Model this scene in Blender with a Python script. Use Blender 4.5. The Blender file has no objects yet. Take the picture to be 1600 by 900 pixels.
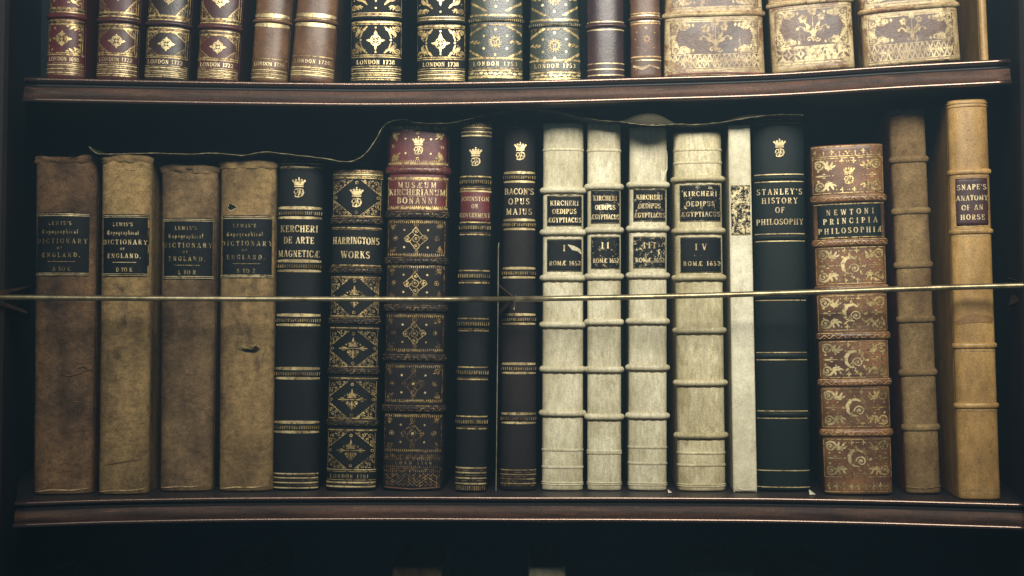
import bpy, math, random
from mathutils import Vector, noise
PI = math.pi
random.seed(7)
sc = bpy.context.scene
C = sc.collection

# ------------------------------------------------------------------ camera
F = 1970.0                      # focal length in photo pixels (1600 wide)
PITCH = math.radians(2.5)
c_, s_ = math.cos(PITCH), math.sin(PITCH)
cd = bpy.data.cameras.new('camera'); cam = bpy.data.objects.new('camera', cd); C.objects.link(cam)
cam.location = (0, 0, 0); cam.rotation_euler = (PI / 2 + PITCH, 0, 0)
cd.sensor_width = 36.0; cd.lens = 36.0 * F / 1600.0; cd.clip_start = 0.02; cd.clip_end = 50
sc.camera = cam

# ------------------------------------------------------------------ world, lamps, exposure
w = bpy.data.worlds.new("World"); sc.world = w; w.use_nodes = True
bg = w.node_tree.nodes['Background']
bg.inputs[0].default_value = (0.55, 0.80, 0.95, 1); bg.inputs[1].default_value = 0.07

def area(name, loc, target, sx, sy, power, col, spread=180):
    ld = bpy.data.lights.new(name, 'AREA'); ld.shape = 'RECTANGLE'; ld.size = sx; ld.size_y = sy
    ld.energy = power; ld.color = col; ld.spread = math.radians(spread)
    o = bpy.data.objects.new(name, ld); C.objects.link(o); o.location = loc
    o.rotation_euler = (Vector(target) - Vector(loc)).to_track_quat('-Z', 'Y').to_euler()
    return o
area('room_lamp', (0.12, 0.14, 0.84), (0.12, 1.33, 0.30), 0.8, 0.46, 9.2, (1.0, 0.945, 0.84), 74)
sc.view_settings.view_transform = 'Standard'; sc.view_settings.look = 'None'
sc.view_settings.exposure = 0; sc.view_settings.gamma = 1

# ------------------------------------------------------------------ pixel -> place
def ray(x, y):
    a = (x - 800) / F; b = (450 - y) / F
    return a, c_ - b * s_, s_ + b * c_
def at(x, y, Y):                # point seen at photo pixel x,y at distance Y
    a, q, r = ray(x, y); t = Y / q
    return Vector((a * t, Y, r * t))
def kpx(y, Y): return Y / (c_ - (450 - y) / F * s_) / F    # metres per pixel

def lerp_tab(tab, x, j):
    if x <= tab[0][0]: i = 0
    elif x >= tab[-1][0]: i = len(tab) - 2
    else:
        i = max(k for k in range(len(tab) - 1) if tab[k][0] <= x)
    n = len(tab)
    p1, p2 = tab[i], tab[i + 1]; p0 = tab[max(i - 1, 0)]; p3 = tab[min(i + 2, n - 1)]
    t = (x - p1[0]) / (p2[0] - p1[0])
    if t < 0 or t > 1: return p1[j] + (p2[j] - p1[j]) * t
    h = p2[0] - p1[0]
    m1 = (p2[j] - p0[j]) / (p2[0] - p0[0]) * h; m2 = (p3[j] - p1[j]) / (p3[0] - p1[0]) * h
    return (2*t**3-3*t**2+1)*p1[j] + (t**3-2*t**2+t)*m1 + (-2*t**3+3*t**2)*p2[j] + (t**3-t**2)*m2
#       x     upper  lower   (top edge of each shelf in the photo)
EDGE = [(37, 120, 784), (200, 123.5, 779), (400, 127, 776), (600, 128.5, 775.5), (800, 125.5, 776), (1000, 120, 776.2),
        (1200, 113.5, 777.5), (1400, 101, 781), (1580, 91, 786)]
def edgeY(x):
    sp = lerp_tab(EDGE, x, 2) - lerp_tab(EDGE, x, 1)
    return 1.30 * 647.5 / sp
def edge_pt(x, upper):
    return at(x, lerp_tab(EDGE, x, 1 if upper else 2), edgeY(x))

# ------------------------------------------------------------------ materials
def lin(c):
    c /= 255.0
    return c / 12.92 if c <= 0.04045 else ((c + 0.055) / 1.055) ** 2.4
def RGB(r, g, b, k=1.0): return (min(lin(r) * k, 0.9), min(lin(g) * k, 0.9), min(lin(b) * k, 0.9), 1)
class M:
    def __init__(s, name):
        s.m = bpy.data.materials.new(name); s.m.use_nodes = True; s.t = s.m.node_tree
        s.p = s.t.nodes['Principled BSDF']
        s.tc = s.t.nodes.new('ShaderNodeTexCoord')
        s.off = (random.uniform(0, 9), random.uniform(0, 9), random.uniform(0, 9))
    def coord(s, scale):
        mp = s.t.nodes.new('ShaderNodeMapping'); mp.inputs['Scale'].default_value = scale
        mp.inputs['Location'].default_value = s.off
        if not hasattr(s, 'rnd'):
            oi = s.t.nodes.new('ShaderNodeObjectInfo'); v = s.t.nodes.new('ShaderNodeVectorMath'); v.operation = 'MULTIPLY_ADD'
            s.t.links.new(oi.outputs['Random'], v.inputs[0]); v.inputs[1].default_value = (7.3, 5.1, 9.7)
            s.t.links.new(s.tc.outputs['Object'], v.inputs[2]); s.rnd = v.outputs[0]
        s.t.links.new(s.rnd, mp.inputs[0]); return mp.outputs[0]
    def noise(s, sc_, detail=4, stretch=(1, 1, 1), rough=0.6):
        n = s.t.nodes.new('ShaderNodeTexNoise'); n.inputs['Scale'].default_value = sc_
        n.inputs['Detail'].default_value = detail; n.inputs['Roughness'].default_value = rough
        s.t.links.new(s.coord(stretch), n.inputs['Vector']); return n.outputs['Fac']
    def ramp(s, fac, a, b):
        r = s.t.nodes.new('ShaderNodeMapRange'); r.inputs['From Min'].default_value = a
        r.inputs['From Max'].default_value = b; s.t.links.new(fac, r.inputs['Value']); return r.outputs[0]
    def mix(s, fac, a, b, mode='MIX'):
        n = s.t.nodes.new('ShaderNodeMix'); n.data_type = 'RGBA'; n.blend_type = mode
        for i, v in ((0, fac), (6, a), (7, b)):
            if isinstance(v, (tuple, float, int)): n.inputs[i].default_value = v
            else: s.t.links.new(v, n.inputs[i])
        return n.outputs[2]
    def math(s, op, a, b):
        n = s.t.nodes.new('ShaderNodeMath'); n.operation = op
        for i, v in ((0, a), (1, b)):
            if isinstance(v, (float, int)): n.inputs[i].default_value = v
            else: s.t.links.new(v, n.inputs[i])
        return n.outputs[0]
    def bump(s, h, strength, dist=0.001):
        b = s.t.nodes.new('ShaderNodeBump'); b.inputs['Strength'].default_value = strength
        b.inputs['Distance'].default_value = dist; s.t.links.new(h, b.inputs['Height'])
        s.t.links.new(b.outputs[0], s.p.inputs['Normal'])
    def out(s, col, rough=0.5, metal=0.0, spec=0.5):
        if isinstance(col, tuple): s.p.inputs['Base Color'].default_value = col
        else: s.t.links.new(col, s.p.inputs['Base Color'])
        if isinstance(rough, float): s.p.inputs['Roughness'].default_value = rough
        else: s.t.links.new(rough, s.p.inputs['Roughness'])
        s.p.inputs['Metallic'].default_value = metal
        s.p.inputs['Specular IOR Level'].default_value = spec
        return s.m

def leather(name, c1, c2, blotch=14, stretch=(1, 1, 1), lo=.35, hi=.65, grain=.25, gs=900, rough=.45, spec=.4, bump=.35,
            worn=None, wlo=.62, whi=.7, wscale=40, wrough=.7, mid=.10, ms=110, mst=(1, 1, 1)):
    m = M(name)
    col = m.mix(m.ramp(m.noise(blotch, 5, stretch), lo, hi), c1, c2)
    if worn:
        col = m.mix(m.ramp(m.noise(wscale, 8, stretch, wrough), wlo, whi), col, worn)
    g = m.noise(gs, 2)
    gg = m.ramp(g, .3, .7)
    k = m.math('MULTIPLY_ADD', gg, grain * 2); m.t.nodes[-1].inputs[2].default_value = 1 - grain
    md = m.ramp(m.noise(ms, 6, mst, .72), .34, .66)
    k2 = m.math('MULTIPLY_ADD', md, mid * 2); m.t.nodes[-1].inputs[2].default_value = 1 - mid
    k = m.math('MULTIPLY', k, k2)
    vm = m.t.nodes.new('ShaderNodeVectorMath'); vm.operation = 'SCALE'
    m.t.links.new(col, vm.inputs[0]); m.t.links.new(k, vm.inputs['Scale'])
    m.bump(m.math('ADD', m.math('MULTIPLY', g, .5), m.noise(120, 4)), bump, .0008)
    return m.out(vm.outputs[0], rough, 0, spec)

def gilt(name, c, dark, wlo=.40, whi=.52, scale=260, metal=.45, rough=.38):
    m = M(name)
    f = m.ramp(m.noise(scale, 5, rough=.7), wlo, whi)
    f2 = m.ramp(m.noise(38, 4), .34, .58)
    f = m.math('MULTIPLY', f, m.math('MAXIMUM', f2, .32))
    col = m.mix(f, dark, c)
    return m.out(col, rough, metal, .5)

TEAL = RGB(30, 46, 54)
MAT = {}
MAT['case'] = leather('dark_case_wood', RGB(44, 34, 34, 1), RGB(30, 32, 38, 1), 9, (1, 1, .15), grain=.2, gs=500, rough=.5, bump=.15)
MAT['back'] = leather('painted_back_wood', RGB(62, 76, 84, 1), RGB(56, 70, 78, 1), 5, grain=.06, rough=.8, spec=.1, bump=.1)
MAT['shelf'] = leather('mahogany_shelf', RGB(84, 60, 47, 1), RGB(44, 33, 29, 1), 60, (.12, 1, 2.2), grain=.25, gs=420, rough=.62, spec=.2, bump=.3, worn=RGB(120, 88, 62), wlo=.62, whi=.72, wscale=150)
MAT['bead'] = leather('polished_bead', RGB(52, 36, 32, 1), RGB(40, 28, 27, 1), 22, (.2, 1, 1), grain=.12, gs=420, rough=.27, spec=1.0, bump=.16)
MAT['cove'] = leather('shaded_cove', RGB(22, 22, 24, 1), RGB(18, 20, 22, 1), 22, grain=.12, rough=.5, bump=.04)  # shade of the moulding recess put into its colour
MAT['pages'] = leather('page_edges', RGB(150, 135, 100, 1), RGB(110, 95, 65, 1), 9, (8, 1, .2), rough=.8, spec=.1)
MAT['bead'].node_tree.nodes['Principled BSDF'].inputs['Specular Tint'].default_value = (1, .72, .56, 1)
MAT['bead'].node_tree.nodes['Principled BSDF'].inputs['IOR'].default_value = 1.75
MAT['brass'] = leather('aged_brass', RGB(160, 148, 116, 1), RGB(104, 94, 68, 1), 60, grain=.12, gs=500, rough=.36, bump=.1)
MAT['brass'].node_tree.nodes['Principled BSDF'].inputs['Metallic'].default_value = .7
MAT['canvas1'] = leather('brown_canvas', RGB(114, 88, 62, 1), RGB(48, 39, 33, 1), 16, (1, 1, .55), .36, .66, .42, 1000, .85, .1, .7, worn=RGB(62, 52, 42), wlo=.56, whi=.72, wscale=34, mid=.34, ms=120, mst=(1, 1, 1.5))
MAT['canvas2'] = leather('tan_canvas', RGB(144, 120, 80, 1), RGB(72, 57, 41, 1), 15, (1, 1, .5), .36, .68, .36, 1000, .85, .1, .7, worn=RGB(62, 52, 42), wlo=.56, whi=.72, wscale=34, mid=.34, ms=120, mst=(1, 1, 1.5))
MAT['canvas3'] = leather('grey_tan_canvas', RGB(126, 104, 74, 1), RGB(66, 52, 39, 1), 15, (1, 1, .5), .36, .68, .36, 1000, .85, .1, .7, worn=RGB(62, 52, 42), wlo=.56, whi=.72, wscale=34, mid=.34, ms=120, mst=(1, 1, 1.5))
MAT['fray'] = leather('frayed_canvas', RGB(190, 170, 125, 1), RGB(110, 86, 56, 1), 90, rough=.9, spec=.1, bump=.6)
MAT['black'] = leather('black_leather', RGB(20, 21, 22, 1), RGB(14, 16, 18, 1), 12, grain=.3, gs=700, rough=.6, spec=.14, bump=.3, worn=RGB(74, 62, 48), wlo=.7, whi=.8)
MAT['brownblack'] = leather('brown_black_leather', RGB(32, 26, 25, 1), RGB(22, 20, 21, 1), 12, grain=.3, gs=700, rough=.6, spec=.14, bump=.3, worn=RGB(86, 62, 46), wlo=.68, whi=.78)
MAT['green'] = leather('dark_green_leather', RGB(17, 27, 25, 1), RGB(13, 20, 20, 1), 12, grain=.2, gs=700, rough=.55, spec=.15, bump=.2)
MAT['red'] = leather('red_leather', RGB(94, 38, 38, 1), RGB(62, 28, 30, 1), 15, grain=.3, gs=700, rough=.42, bump=.3)
MAT['redlabel'] = leather('red_label_leather', RGB(104, 34, 36, 1), RGB(72, 28, 30, 1), 25, grain=.25, gs=700, rough=.42, bump=.25)
MAT['maroon'] = leather('maroon_leather', RGB(80, 38, 37, 1), RGB(52, 29, 30, 1), 15, grain=.25, gs=700, rough=.4, bump=.3)
MAT['plum'] = leather('plum_leather', RGB(58, 36, 36, 1), RGB(38, 28, 30, 1), 15, grain=.25, gs=700, rough=.36, bump=.3)
MAT['calf'] = leather('brown_calf', RGB(106, 76, 50, 1), RGB(66, 44, 32, 1), 18, grain=.3, gs=800, rough=.4, bump=.3, worn=RGB(176, 138, 80), wlo=.64, whi=.72, mid=.22)
MAT['oldcalf'] = leather('rubbed_calf', RGB(98, 68, 48, 1), RGB(66, 44, 34, 1), 18, grain=.35, gs=800, rough=.45, bump=.4, worn=RGB(196, 160, 100), wlo=.60, whi=.70)
MAT['slate'] = leather('grey_green_leather', RGB(58, 62, 52, 1), RGB(34, 40, 36, 1), 16, grain=.3, gs=700, rough=.3, bump=.3)
MAT['newton'] = leather('tooled_brown_calf', RGB(122, 84, 52, 1), RGB(66, 44, 32, 1), 20, (1, 1, 1), .38, .64, .35, 800, .42, .4, .4)
MAT['vellum1'] = leather('grey_vellum', RGB(200, 193, 164, 1), RGB(166, 157, 126, 1), 24, (1.1, 1, .8), .34, .66, .22, 800, .5, .3, .35, worn=RGB(138, 124, 88), wlo=.56, whi=.80, wscale=90, mid=.22, ms=140, mst=(2.4, 1, .5))
MAT['vellum2'] = leather('warm_vellum', RGB(196, 186, 150, 1), RGB(154, 142, 106, 1), 26, (1.1, 1, .8), .34, .66, .24, 800, .5, .3, .35, worn=RGB(128, 112, 76), wlo=.54, whi=.78, wscale=90, mid=.25, ms=140, mst=(2.4, 1, .5))
MAT['vellum3'] = leather('plain_vellum', RGB(216, 210, 184, 1), RGB(180, 172, 142, 1), 14, (1, 1, .4), .34, .7, .18, 800, .5, .3, .3, worn=RGB(134, 122, 88), wlo=.56, whi=.82, wscale=70, mid=.14)
MAT['rough'] = leather('rough_reversed_calf', RGB(134, 112, 76, 1), RGB(92, 72, 48, 1), 26, (1, 1, .7), .34, .66, .28, 700, .8, .1, .7, worn=RGB(78, 60, 42), wlo=.62, whi=.86, wscale=90, mid=.22, ms=150)
MAT['redboard'] = leather('faded_red_board', RGB(124, 60, 44, 1), RGB(90, 46, 38, 1), 30, rough=.6)
MAT['tan'] = leather('pale_tan_calf', RGB(180, 144, 86, 1), RGB(128, 98, 55, 1), 20, (1, 1, .5), .36, .68, .28, 800, .42, .4, .25, worn=RGB(140, 98, 52), wlo=.62, whi=.78, wscale=60, mid=.2, ms=90, mst=(1.6, 1, .6))
MAT['cream'] = leather('gilt_cream_calf', RGB(190, 172, 130, 1), RGB(128, 104, 72, 1), 32, (1, 1, .6), .36, .62, .3, 700, .45, .4, .45, worn=RGB(104, 72, 48), wlo=.51, whi=.60, wscale=60)
MAT['panelbrown'] = leather('worn_brown_panel', RGB(92, 66, 50, 1), RGB(60, 42, 34, 1), 30, (1.6, 1, .35), .34, .66, .35, 700, .42, .4, .4, worn=RGB(190, 156, 106), wlo=.58, whi=.68, wscale=70)
MAT['ink'] = leather('black_label', RGB(20, 22, 24, 1), RGB(15, 18, 21, 1), 40, grain=.2, rough=.6, spec=.12)
MAT['inkgreen'] = leather('dark_green_label', RGB(15, 26, 25, 1), RGB(12, 20, 21, 1), 30, grain=.2, rough=.55, spec=.15)
MAT['inkpurple'] = leather('purple_black_label', RGB(66, 34, 34, 1), RGB(42, 26, 28, 1), 40, grain=.2, rough=.5, worn=RGB(150, 120, 80), wlo=.70, whi=.74, wscale=160)
def flaked(name, amt):
    return leather(name, RGB(20, 21, 22, 1), RGB(16, 18, 20, 1), 40, grain=.2, gs=700, rough=.6, spec=.12, worn=RGB(212, 196, 150), wlo=amt, whi=amt + .03, wscale=210, wrough=.85, bump=.5)
MAT['flake0'] = flaked('chipped_label', .645)
MAT['flake1'] = flaked('flaked_label', .585)
MAT['flake2'] = flaked('badly_flaked_label', .555)
MAT['flake3'] = flaked('ruined_label', .50)
MAT['gold'] = gilt('gold_tooling', RGB(214, 188, 126, 1), RGB(84, 66, 40))
MAT['goldsolid'] = gilt('bright_gold_tooling', RGB(224, 204, 150, 1), RGB(96, 78, 50), .36, .47)
MAT['golddim'] = gilt('rubbed_gold_tooling', RGB(176, 142, 88, 1), RGB(48, 38, 32), .44, .60)
MAT['lettergold'] = gilt('gold_lettering', RGB(226, 208, 160, 1), RGB(120, 100, 66), .36, .48)
MAT['letterdim'] = gilt('faded_gold_lettering', RGB(176, 158, 106, 1), RGB(84, 76, 56), .42, .56)
MAT['creamtool'] = gilt('cream_tooling', RGB(190, 172, 126, 1), RGB(98, 76, 50), .38, .54, 230, .15, .5)
MAT['tantool'] = gilt('tan_tooling', RGB(214, 178, 118, 1), RGB(120, 86, 54), .40, .54, 220, .2, .5)
MAT['cloth'] = leather('dark_dust_cloth', RGB(66, 62, 48, 1), RGB(50, 48, 38, 1), 20, grain=.4, gs=900, rough=.9, spec=.1, bump=.5)
MAT['thread'] = leather('stitching_thread', RGB(150, 140, 105, 1), RGB(80, 76, 58, 1), 200, rough=.9, spec=.1)
MAT['tan_rod_shade'] = leather('rod_shaded_calf', RGB(138, 104, 60, 1), RGB(112, 82, 46, 1), 20, grain=.28, gs=800, rough=.5)  # darker calf tone for the painted rod shadow
MAT['band_shade'] = leather('band_shade', RGB(84, 72, 46, 1), RGB(54, 46, 30, 1), 160, grain=.3, rough=.8, spec=.1)  # brown for the shade painted below raised bands
MAT['card'] = leather('browned_card', RGB(132, 126, 104, 1), RGB(84, 80, 66, 1), 60, rough=.8, spec=.1)
MAT['paper'] = leather('old_paper', RGB(214, 210, 190, 1), RGB(180, 176, 150, 1), 60, rough=.8, spec=.1)

# ------------------------------------------------------------------ mesh helpers
def obj(name, verts, faces, mats, parent=None, mi=None, smooth=False, link=True):
    me = bpy.data.meshes.new(name); me.from_pydata([tuple(v) for v in verts], [], faces)
    for m in mats: me.materials.append(MAT[m] if isinstance(m, str) else m)
    if mi: me.polygons.foreach_set('material_index', mi)
    if smooth is True: me.polygons.foreach_set('use_smooth', [True] * len(me.polygons))
    elif smooth: me.polygons.foreach_set('use_smooth', smooth)
    me.update()
    o = bpy.data.objects.new(name, me); C.objects.link(o)
    if parent: o.parent = parent
    return o
def empty(name, label, cat, loc=(0, 0, 0), rot=(0, 0, 0), group=None):
    o = bpy.data.objects.new(name, None); C.objects.link(o); o.location = loc; o.rotation_euler = rot
    o.empty_display_size = .02
    o['label'] = label; o['category'] = cat
    if group: o['group'] = group
    return o
def rbox(x0, x1, y0, y1, z0, z1, r=.0008):
    """box with chamfered edges: verts, faces"""
    import bmesh
    bm = bmesh.new(); bmesh.ops.create_cube(bm, size=1)
    for v in bm.verts:
        v.co = ((x0 + x1) / 2 + v.co.x * (x1 - x0), (y0 + y1) / 2 + v.co.y * (y1 - y0), (z0 + z1) / 2 + v.co.z * (z1 - z0))
    bmesh.ops.bevel(bm, geom=bm.edges[:], offset=r, segments=2, affect='EDGES', profile=.5)
    bm.verts.ensure_lookup_table()
    vs = [v.co.copy() for v in bm.verts]; fs = [[v.index for v in f.verts] for f in bm.faces]
    bm.free(); return vs, fs
def tube(pts, r, seg=8, cap=True):
    vs, fs = [], []
    n = len(pts)
    for i, p in enumerate(pts):
        d = (Vector(pts[min(i + 1, n - 1)]) - Vector(pts[max(i - 1, 0)])).normalized()
        up = Vector((0, 0, 1)) if abs(d.z) < .9 else Vector((1, 0, 0))
        a = d.cross(up).normalized(); b = d.cross(a)
        rr = r[i] if isinstance(r, list) else r
        for k in range(seg):
            t = 2 * PI * k / seg
            vs.append(Vector(p) + a * math.cos(t) * rr + b * math.sin(t) * rr)
    for i in range(n - 1):
        for k in range(seg):
            k2 = (k + 1) % seg
            fs.append([i * seg + k, i * seg + k2, (i + 1) * seg + k2, (i + 1) * seg + k])
    if cap:
        fs.append(list(range(seg))); fs.append([(n - 1) * seg + k for k in reversed(range(seg))])
    return vs, fs

# ------------------------------------------------------------------ lettering: a serif alphabet of strokes
def arc(cx, cy, rx, ry, a0, a1, n=9):
    return [(cx + rx * math.cos(math.radians(a0 + (a1 - a0) * i / n)), cy + ry * math.sin(math.radians(a0 + (a1 - a0) * i / n))) for i in range(n + 1)]
TN = .085
def stem(x): return [([(x, 0), (x, 1)], None), ser(x, .04), ser(x, .96)]
def ser(x, y, w=.17): return ([(x - w, y), (x + w, y)], TN)
def ln(*p): return (list(p), None)
def th(*p): return (list(p), TN * 1.1)
G = {}
G['I'] = (.40, stem(.2))
G['A'] = (.84, [th((.12, 0), (.42, 1)), ln((.42, 1), (.72, 0)), th((.22, .34), (.62, .34)), ser(.12, .04, .13), ser(.72, .04, .15)])
G['B'] = (.72, stem(.18)[:1] + [(([(.05, .96), (.18, .96)] + arc(.36, .745, .24, .215, 90, -90)), None), (([(.2, .53), (.36, .53)] + arc(.38, .28, .27, .24, 90, -90) + [(.05, .04)]), None)])
G['C'] = (.76, [(arc(.42, .5, .34, .47, 48, 312, 14), None), th((.67, .92), (.67, .66)), th((.66, .1), (.68, .28))])
G['D'] = (.80, stem(.18)[:1] + [([(.04, .96)] + arc(.36, .5, .36, .46, 90, -90, 12) + [(.04, .04)], None)])
G['E'] = (.68, stem(.18)[:1] + [th((.04, .96), (.58, .96)), th((.2, .52), (.45, .52)), th((.04, .04), (.62, .04)), th((.58, .98), (.58, .76)), th((.62, .02), (.63, .26)), th((.45, .62), (.45, .42))])
G['F'] = (.64, stem(.18)[:2] + [th((.04, .96), (.58, .96)), th((.2, .52), (.45, .52)), th((.58, .98), (.58, .76)), th((.45, .62), (.45, .42))])
G['G'] = (.80, G['C'][1][:2] + [ln((.64, .1), (.64, .42)), ser(.62, .44, .15)])
G['H'] = (.86, stem(.18) + stem(.68) + [th((.18, .52), (.68, .52))])
G['J'] = (.46, [([(.28, 1), (.28, .2)] + arc(.14, .14, .14, .14, 0, -140, 5), None), ser(.28, .96)])
G['K'] = (.80, stem(.18) + [th((.22, .42), (.62, .97)), ln((.34, .6), (.68, .02)), ser(.62, .96, .13), ser(.68, .04, .13)])
G['L'] = (.66, stem(.18) + [th((.04, .04), (.6, .04)), th((.6, .02), (.62, .28))])
G['M'] = (1.0, [th((.16, 0), (.16, 1)), ln((.16, 1), (.48, .1)), th((.48, .1), (.80, 1)), ln((.80, 1), (.80, 0)), ser(.16, .04, .12), ser(.80, .04, .15), ser(.12, .96, .1), ser(.84, .96, .1)])
G['N'] = (.84, [th((.16, 0), (.16, 1)), ln((.16, .98), (.66, .04)), th((.66, 0), (.66, 1)), ser(.16, .04, .12), ser(.66, .96, .12), ser(.1, .96, .08)])
G['O'] = (.84, [(arc(.42, .5, .34, .47, 0, 360, 18), None)])
G['P'] = (.68, stem(.18)[:2] + [([(.04, .96)] + arc(.34, .72, .26, .24, 90, -90) + [(.2, .48)], None)])
G['R'] = (.78, G['P'][1] + [ln((.36, .48), (.66, .02)), ser(.68, .04, .09)])
G['S'] = (.62, [(arc(.31, .745, .21, .225, 35, 250, 9) + arc(.30, .27, .24, .235, 78, -145, 9), None), th((.5, .96), (.5, .76)), th((.07, .05), (.07, .26))])
G['T'] = (.74, [ln((.37, 0), (.37, 1)), ser(.37, .04), th((.06, .96), (.68, .96)), th((.07, .98), (.07, .76)), th((.67, .98), (.67, .76))])
G['U'] = (.82, [([(.18, 1), (.18, .3)] + arc(.41, .3, .23, .27, 180, 360, 8), None), th((.64, .3), (.64, 1)), ser(.18, .96), ser(.64, .96, .13)])
G['V'] = (.82, [ln((.12, 1), (.42, 0)), th((.42, 0), (.70, 1)), ser(.12, .96, .15), ser(.70, .96, .12)])
G['W'] = (1.1, [ln((.1, 1), (.34, 0)), th((.34, 0), (.55, .9)), ln((.55, .9), (.78, 0)), th((.78, 0), (1.0, 1)), ser(.1, .96, .13), ser(1.0, .96, .1), ser(.55, .96, .13)])
G['Y'] = (.80, [ln((.12, 1), (.40, .48)), th((.40, .48), (.68, 1)), ln((.40, .5), (.40, 0)), ser(.12, .96, .14), ser(.68, .96, .12), ser(.40, .04)])
G['Z'] = (.70, [th((.08, .96), (.6, .96)), ln((.6, .96), (.08, .04)), th((.08, .04), (.62, .04)), th((.09, .96), (.09, .74)), th((.62, .04), (.63, .28))])
G['Æ'] = (1.02, [th((.08, 0), (.46, 1)), ln((.52, 0), (.52, 1)), th((.22, .34), (.5, .34)), th((.4, .96), (.90, .96)), th((.52, .52), (.76, .52)), th((.4, .04), (.94, .04)), th((.90, .98), (.90, .76)), th((.94, .02), (.95, .26)), ser(.1, .04, .12)])
G["'"] = (.22, [ln((.12, 1), (.08, .72))])
G['.'] = (.26, [ln((.12, 0), (.12, .14))])
G['0'] = (.62, [(arc(.31, .5, .24, .47, 0, 360, 16), None)])
G['1'] = (.44, stem(.22)[:2] + [th((.06, .8), (.22, .98))])
G['2'] = (.60, [(arc(.28, .72, .2, .25, 160, -30, 8) + [(.08, .08)], None), ln((.06, .05), (.54, .05)), th((.54, .04), (.55, .25))])
G['3'] = (.58, [(arc(.27, .74, .19, .22, 150, -80, 8), None), (arc(.26, .28, .23, .25, 85, -150, 9), None)])
G['5'] = (.58, [th((.12, .96), (.5, .96)), th((.12, .96), (.10, .56)), (arc(.26, .3, .24, .27, 130, -150, 10), None)])
G['6'] = (.62, [([(.52, .9), (.36, .97), (.2, .8), (.09, .5), (.08, .3)], None), (arc(.31, .3, .22, .27, 0, 360, 12), None)])
G['7'] = (.60, [th((.08, .94), (.55, .94)), ln((.55, .94), (.24, 0)), th((.08, .96), (.08, .74))])
G['8'] = (.60, [(arc(.3, .75, .18, .21, 0, 360, 12), None), (arc(.3, .28, .23, .25, 0, 360, 12), None)])
G['9'] = (.62, [(arc(.31, .7, .22, .27, 0, 360, 12), None), ([(.54, .7), (.53, .4), (.42, .15), (.26, .03), (.12, .1)], None)])
# a few black-letter lower-case forms (capital height 1, x-height .6)
G['t_'] = (.30, [ln((.15, .9), (.15, .05)), th((.02, .62), (.28, .62)), th((.15, .05), (.27, .1))])
G['T_'] = (.66, [(arc(.36, .4, .28, .38, 100, 330, 9), None), ([(.05, .86), (.25, .98), (.45, .86), (.64, .95)], None), ln((.36, .85), (.36, .1))])
G['o_'] = (.42, [ln((.1, .5), (.1, .1)), ln((.32, .5), (.32, .1)), th((.1, .5), (.24, .62)), th((.1, .1), (.24, 0)), th((.24, .62), (.32, .5)), th((.24, 0), (.32, .1))])
G['p_'] = (.44, [ln((.1, .62), (.1, -.3)), ln((.34, .5), (.34, .1)), th((.1, .52), (.26, .62)), th((.1, .06), (.34, .1)), th((.26, .62), (.34, .5))])
G['g_'] = (.44, [ln((.1, .5), (.1, .1)), ln((.34, .6), (.34, -.2)), th((.1, .56), (.34, .58)), th((.1, .06), (.34, .06)), th((.34, -.2), (.08, -.28))])
G['r_'] = (.34, [ln((.1, .6), (.1, 0)), th((.1, .5), (.24, .62)), ln((.26, .62), (.28, .5))])
G['a_'] = (.42, [ln((.32, .5), (.32, 0)), ln((.1, .3), (.1, .05)), th((.08, .55), (.32, .6)), th((.1, .32), (.32, .36)), th((.1, .02), (.32, .06))])
G['h_'] = (.44, [ln((.1, 1), (.1, 0)), ln((.34, .5), (.34, -.1)), th((.1, .5), (.26, .62)), th((.26, .62), (.34, .5))])
G['i_'] = (.2, [ln((.1, .6), (.1, 0)), ln((.1, .82), (.1, .9))])
G['c_'] = (.34, [ln((.1, .5), (.1, .1)), th((.1, .52), (.28, .62)), th((.1, .08), (.28, 0))])
G['l_'] = (.2, [ln((.1, 1), (.1, .05)), th((.1, .05), (.2, .1))])

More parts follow.
